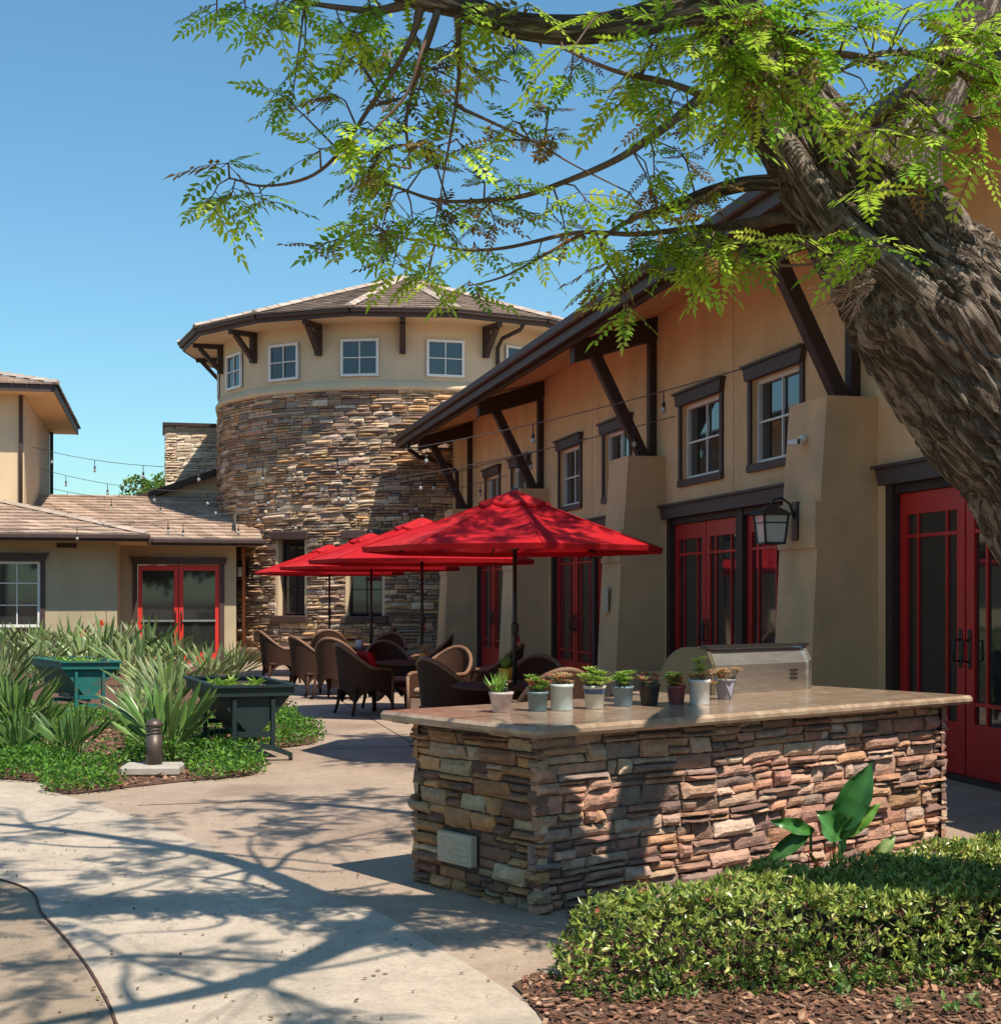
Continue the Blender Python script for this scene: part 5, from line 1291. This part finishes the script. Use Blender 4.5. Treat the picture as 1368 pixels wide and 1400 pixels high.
# feathery compound leaves
random.seed(77)
LV = MB(); TW = MB()
LG = [(.32,.54,.035),(.46,.68,.05),(.20,.40,.03),(.60,.76,.09),(.38,.55,.05)]; LO = [(.22,.17,.05),(.28,.16,.05)]
def compound(base, d, L, cols, npair=7):
    d = d.normalized(); side = d.cross(UP); side = side.normalized() if side.length > .05 else Vector((1,0,0))
    roll = random.uniform(-.7,.7); side = (Matrix.Rotation(roll, 3, d) @ side); nn = side.cross(d)
    c = vcol(random.choice(cols), .2); pts = []
    for i in range(5):
        t = i/4; pts.append(base + d*L*t - UP*L*.22*t*t)
    TW.tube([pts[0],pts[2],pts[4]], [.0022,.0016,.001], 3, 0, (1,1,1), cap=False)
    ll = L*.31
    for k in range(npair):
        t = .18 + .78*k/(npair-1); x = t*4; i = min(int(x),3); p = pts[i].lerp(pts[i+1], x-i)
        s_ = ll*(1-.45*abs(t-.45)/.55)
        td = (pts[i+1]-pts[i]).normalized()
        for sg in (-1,1):
            if random.random() < .06: continue
            dd = (side*sg + td*.45 - UP*random.uniform(.05,.3) + nn*random.uniform(-.15,.15)).normalized()
            a = td*ll*.21
            LV.add([p, p+dd*s_*.45+a, p+dd*s_, p+dd*s_*.45-a], [[0,1,2,3]], 0, c)
    p = pts[4]; LV.add([p, p+d*ll*.4+side*ll*.16, p+d*ll*.9-UP*ll*.3, p+d*ll*.4-side*ll*.16], [[0,1,2,3]], 0, c)
def nearest(p, maxr=.12):
    best = None; bd = 1e9
    for q, r in lpts:
        dd = (q-p).length_squared
        if dd < bd and r < maxr: bd = dd; best = q
    return best
def cluster(c, rad, n, cols=LG, L=(.14,.22), dens=True):
    near = nearest(c); sub = max(1, n//5)
    for s_ in range(sub):
        e = c + rdir()*rad*random.random()**.5
        if near is not None:
            mid = near.lerp(e,.5) + rdir()*.05*(e-near).length + UP*.03
            TW.tube([near, mid, e], [.0045,.0035,.002], 4, cap=False)
            bd = (e-mid).normalized() if (e-mid).length > 1e-4 else rdir()
        else: bd = rdir()
        for k in range(5):
            t = k/5
            b = e if near is None else mid.lerp(e, .35+.65*t)
            compound(b, (bd*.4 + rdir(-.5,.5) - UP*.1), random.uniform(*L), cols)
Cc = [ # px,py,z,radius px,count
 (290,5,5.6,28,8),(335,15,5.6,28,8),(372,28,5.6,25,8),(410,25,5.6,35,14),(455,10,5.6,30,10),(520,30,5.6,40,16),(395,115,5.7,32,14),(430,130,5.7,28,12),(385,135,5.7,22,8),
 (470,95,5.7,40,14),(500,60,5.6,30,12),(305,225,5.7,26,9),(285,265,5.7,24,9),(320,280,5.7,30,10),(350,285,5.7,20,6),(440,225,5.7,25,8),(460,165,5.7,35,14),(520,190,5.7,36,14),(555,70,5.7,40,14),
 (560,105,5.7,35,8),(600,130,5.7,40,10),(575,215,5.8,35,12),(505,250,5.8,35,14),(545,285,5.8,35,14),(480,320,6.1,32,14),(510,335,6.1,30,14),(440,325,6.1,26,10),(545,345,6.2,32,12),(600,300,6.0,45,14),(640,345,6.2,32,12),
 (590,380,6.2,34,16),(620,395,6.2,26,10),(610,60,5.6,35,10),(640,40,5.5,30,12),(620,20,5.5,28,12),(665,20,5.5,30,12),(720,15,5.5,28,8),(690,100,5.7,35,8),(720,170,5.7,35,10),(700,240,5.8,35,8),(760,200,5.7,35,8),
 (650,215,5.7,35,8),(660,280,5.8,30,10),(780,270,5.8,35,8),(740,330,6.2,30,7),(790,120,5.5,35,8),(760,85,5.3,28,6),(850,300,6.1,40,9),(820,330,6.1,35,12),(840,360,6.1,36,16),(870,385,6.1,30,14),(855,425,6.1,22,9),(905,340,6.1,35,16),(930,370,6.1,32,16),(960,350,6.0,35,16),(985,375,5.9,25,9),
 (1000,345,5.8,30,10),(1050,345,5.6,30,8),(880,70,5.2,40,14),(910,30,5.1,40,16),(860,120,5.3,35,10),(950,60,5.0,40,18),(1000,60,5.0,40,20),(1040,90,5.0,40,20),(990,110,5.0,35,14),(1060,40,5.0,40,20),(1110,60,5.1,35,14),
 (1030,140,5.1,35,12),(1080,120,5.1,35,14),(920,160,5.4,35,12),(900,220,5.7,35,7),(960,190,5.4,25,6),(1030,190,5.1,22,7),(1100,170,5.2,25,8),(1160,50,5.2,35,12),(1130,20,5.0,35,14),(1190,30,5.2,35,10),(1240,20,5.2,35,10),(1235,90,5.3,35,12),
 (1260,140,5.3,35,12),(1290,60,5.3,35,14),(1340,40,5.2,35,16),(1320,110,5.3,35,14),(1350,160,5.3,35,12),(1290,190,5.3,30,10),(1250,230,5.2,22,6),(1190,275,5.2,24,7),(1180,330,5.2,20,4),(1230,345,5.2,16,3),(1120,345,5.3,16,4),(1340,230,5.4,30,6),(1180,140,5.2,25,7),(1200,190,5.2,18,4),
 (1000,10,5.0,35,14),(1080,5,5.0,35,12),(830,10,5.3,30,6),(1360,80,5.2,30,10)]
for (px,py,z,r,n) in Cc:
    cluster(P(px,py,z), r*z/FPX*1.0, max(4,int(n*(1.05 if px > 820 else .8))), LG if random.random() < .85 else LG[:3]+LO)
for k in range(46):  # brownish sparse leaves
    cluster(P(random.uniform(450,1000), random.uniform(60,340), random.uniform(5.6,6.0)), .12, 5, LO+LG[:1], (.08,.15))
# crown out of frame overhead
random.seed(99)
for k in range(125):
    x = random.uniform(-2.6,2.3); y = random.uniform(1.8,8.3)
    if x > 1.1 and y > 3.2: continue
    zt = 1.6+.418*max(y,0)
    h = random.uniform(zt+.45, zt+.45+2.2)
    cluster(Vector((x,y,h)), random.uniform(.2,.4), 10, LG, (.16,.24))
for k in range(34): cluster(Vector((random.uniform(-2.8,-.4), y_ := random.uniform(3.0,6.2), 1.6+.418*y_+random.uniform(.5,2.0))), random.uniform(.2,.4), 10, LG, (.16,.24))
for k in range(26): cluster(Vector((random.uniform(.2,1.5), y_ := random.uniform(6.8,9.0), 1.6+.418*y_+random.uniform(.55,1.3))), random.uniform(.2,.4), 10, LG, (.16,.24))
for k in range(60):
    y = random.uniform(10.4,12.9); cluster(Vector((random.uniform(.7,2.9), y, 1.75+.418*y+random.uniform(.45,1.0))), random.uniform(.2,.4), 10, LG, (.16,.24))
LV.build('foliage', M['leaf'], tree, True)['kind'] = 'stuff'
TW.build('twigs', M['twig'], tree, True)['kind'] = 'stuff'
# bird-nest like tuft of dry twigs on the trunk
m_ = MB(); kc = P(1178,385,5.42)
for k in range(90):
    d = (Vector((-.8,-.2,.1)) + rdir()*.9).normalized(); L = random.uniform(.05,.2)
    b = kc + rdir()*.05; m_.tube([b, b+d*L*.5+rdir()*.02, b+d*L+rdir()*.03-UP*.02], [.0035,.003,.0015], 4)
m_.build('dry_shoots', pmat('dry_twig',(.33,.23,.16),(.24,.16,.11),rough=.9,bump=0), tree, True)

# ------------------------------------------------------------------ far trees
def far_tree(lab, c, H, Rr, n, cols, sc_=1.):
    t = thing('background_tree', lab, 'tree', Vector((c.x,c.y,0)), 0, 'trees beyond the buildings')
    m_ = MB(); m_.tube([(0,0,0),(.1,0,H*.45),(0,.1,H*.8)], [.22,.16,.06], 8)
    for k in range(8): a = rdir(.2,.9); m_.tube([(0,0,H*.45), a*Rr*.8+Vector((0,0,H*.5))], [.08,.02], 5)
    m_.build('trunk', M['bark'], t)
    m_ = MB(); blobs = [(rdir(-.4,1)*Rr*random.uniform(.3,.75), Rr*random.uniform(.3,.5)) for _ in range(14)]
    for k in range(n):
        b, r = random.choice(blobs); p = b + rdir()*r*random.uniform(.75,1.05) + Vector((0,0,H-Rr))
        leaf(m_, p, rdir(), rdir(), .22*sc_, .13*sc_, vcol(random.choice(cols),.3), .2)
    m_.build('crown', M['leaf'], t)
FT = [(.12,.22,.04),(.2,.3,.06),(.08,.15,.03)]
far_tree('sunlit tree top showing above the tiled roof beside the stone chimney block', Vector((-15.2,62,0)), 6.9, 2.0, 4500, FT)
far_tree('lower tree top just left of the sunlit one above the roof ridge', Vector((-17.3,62,0)), 6.0, 1.6, 3000, FT)
far_tree('small tree top at the corner of the upper storey, low above the ridge', Vector((-19.3,63,0)), 5.8, 1.3, 2500, FT)

for i_,(x,y,H,Rr,lab) in enumerate(((-13,-9,8,3.4,'broad unseen tree added for reflections behind the viewer, to the left'),(-5,-15,9,3.8,'tall tree behind the viewer, added for the tower windows to mirror'),(4,-14,8,3.5,'bushy unseen tree added for reflections behind the viewer on the right'),(-19,4,8,3.5,'tree far left of the path, added for the hall doors to mirror'))):
    far_tree(lab, Vector((x,y,0)), H, Rr, 3500, FT, 2.2)  # unseen trees added so the window and door panes have something to reflect

_src = [o for o in bpy.data.objects if o.get('label','').startswith('tall tree behind the viewer')][0]
for (x,y,sc1,lab) in ((-11,-23,1.25,'round tree added for reflections behind the viewer, far left of the row'),(0,-25,1.35,'largest tree added for reflections behind the viewer, in the middle of the row'),(9,-22,1.2,'tree added for reflections behind the viewer at the right end of the row'),(-19,-19,1.2,'unseen tree added for reflections far behind and left of the viewer'),(-22,-6,1.1,'unseen tree added for reflections well to the left of the curving path'),(-25,10,1.1,'unseen tree added for reflections beyond the left bed, out towards the side')):
    dup(_src, (x,y,0), x, lab, sc1)  # further unseen trees, added to fill the horizon mirrored in the glass
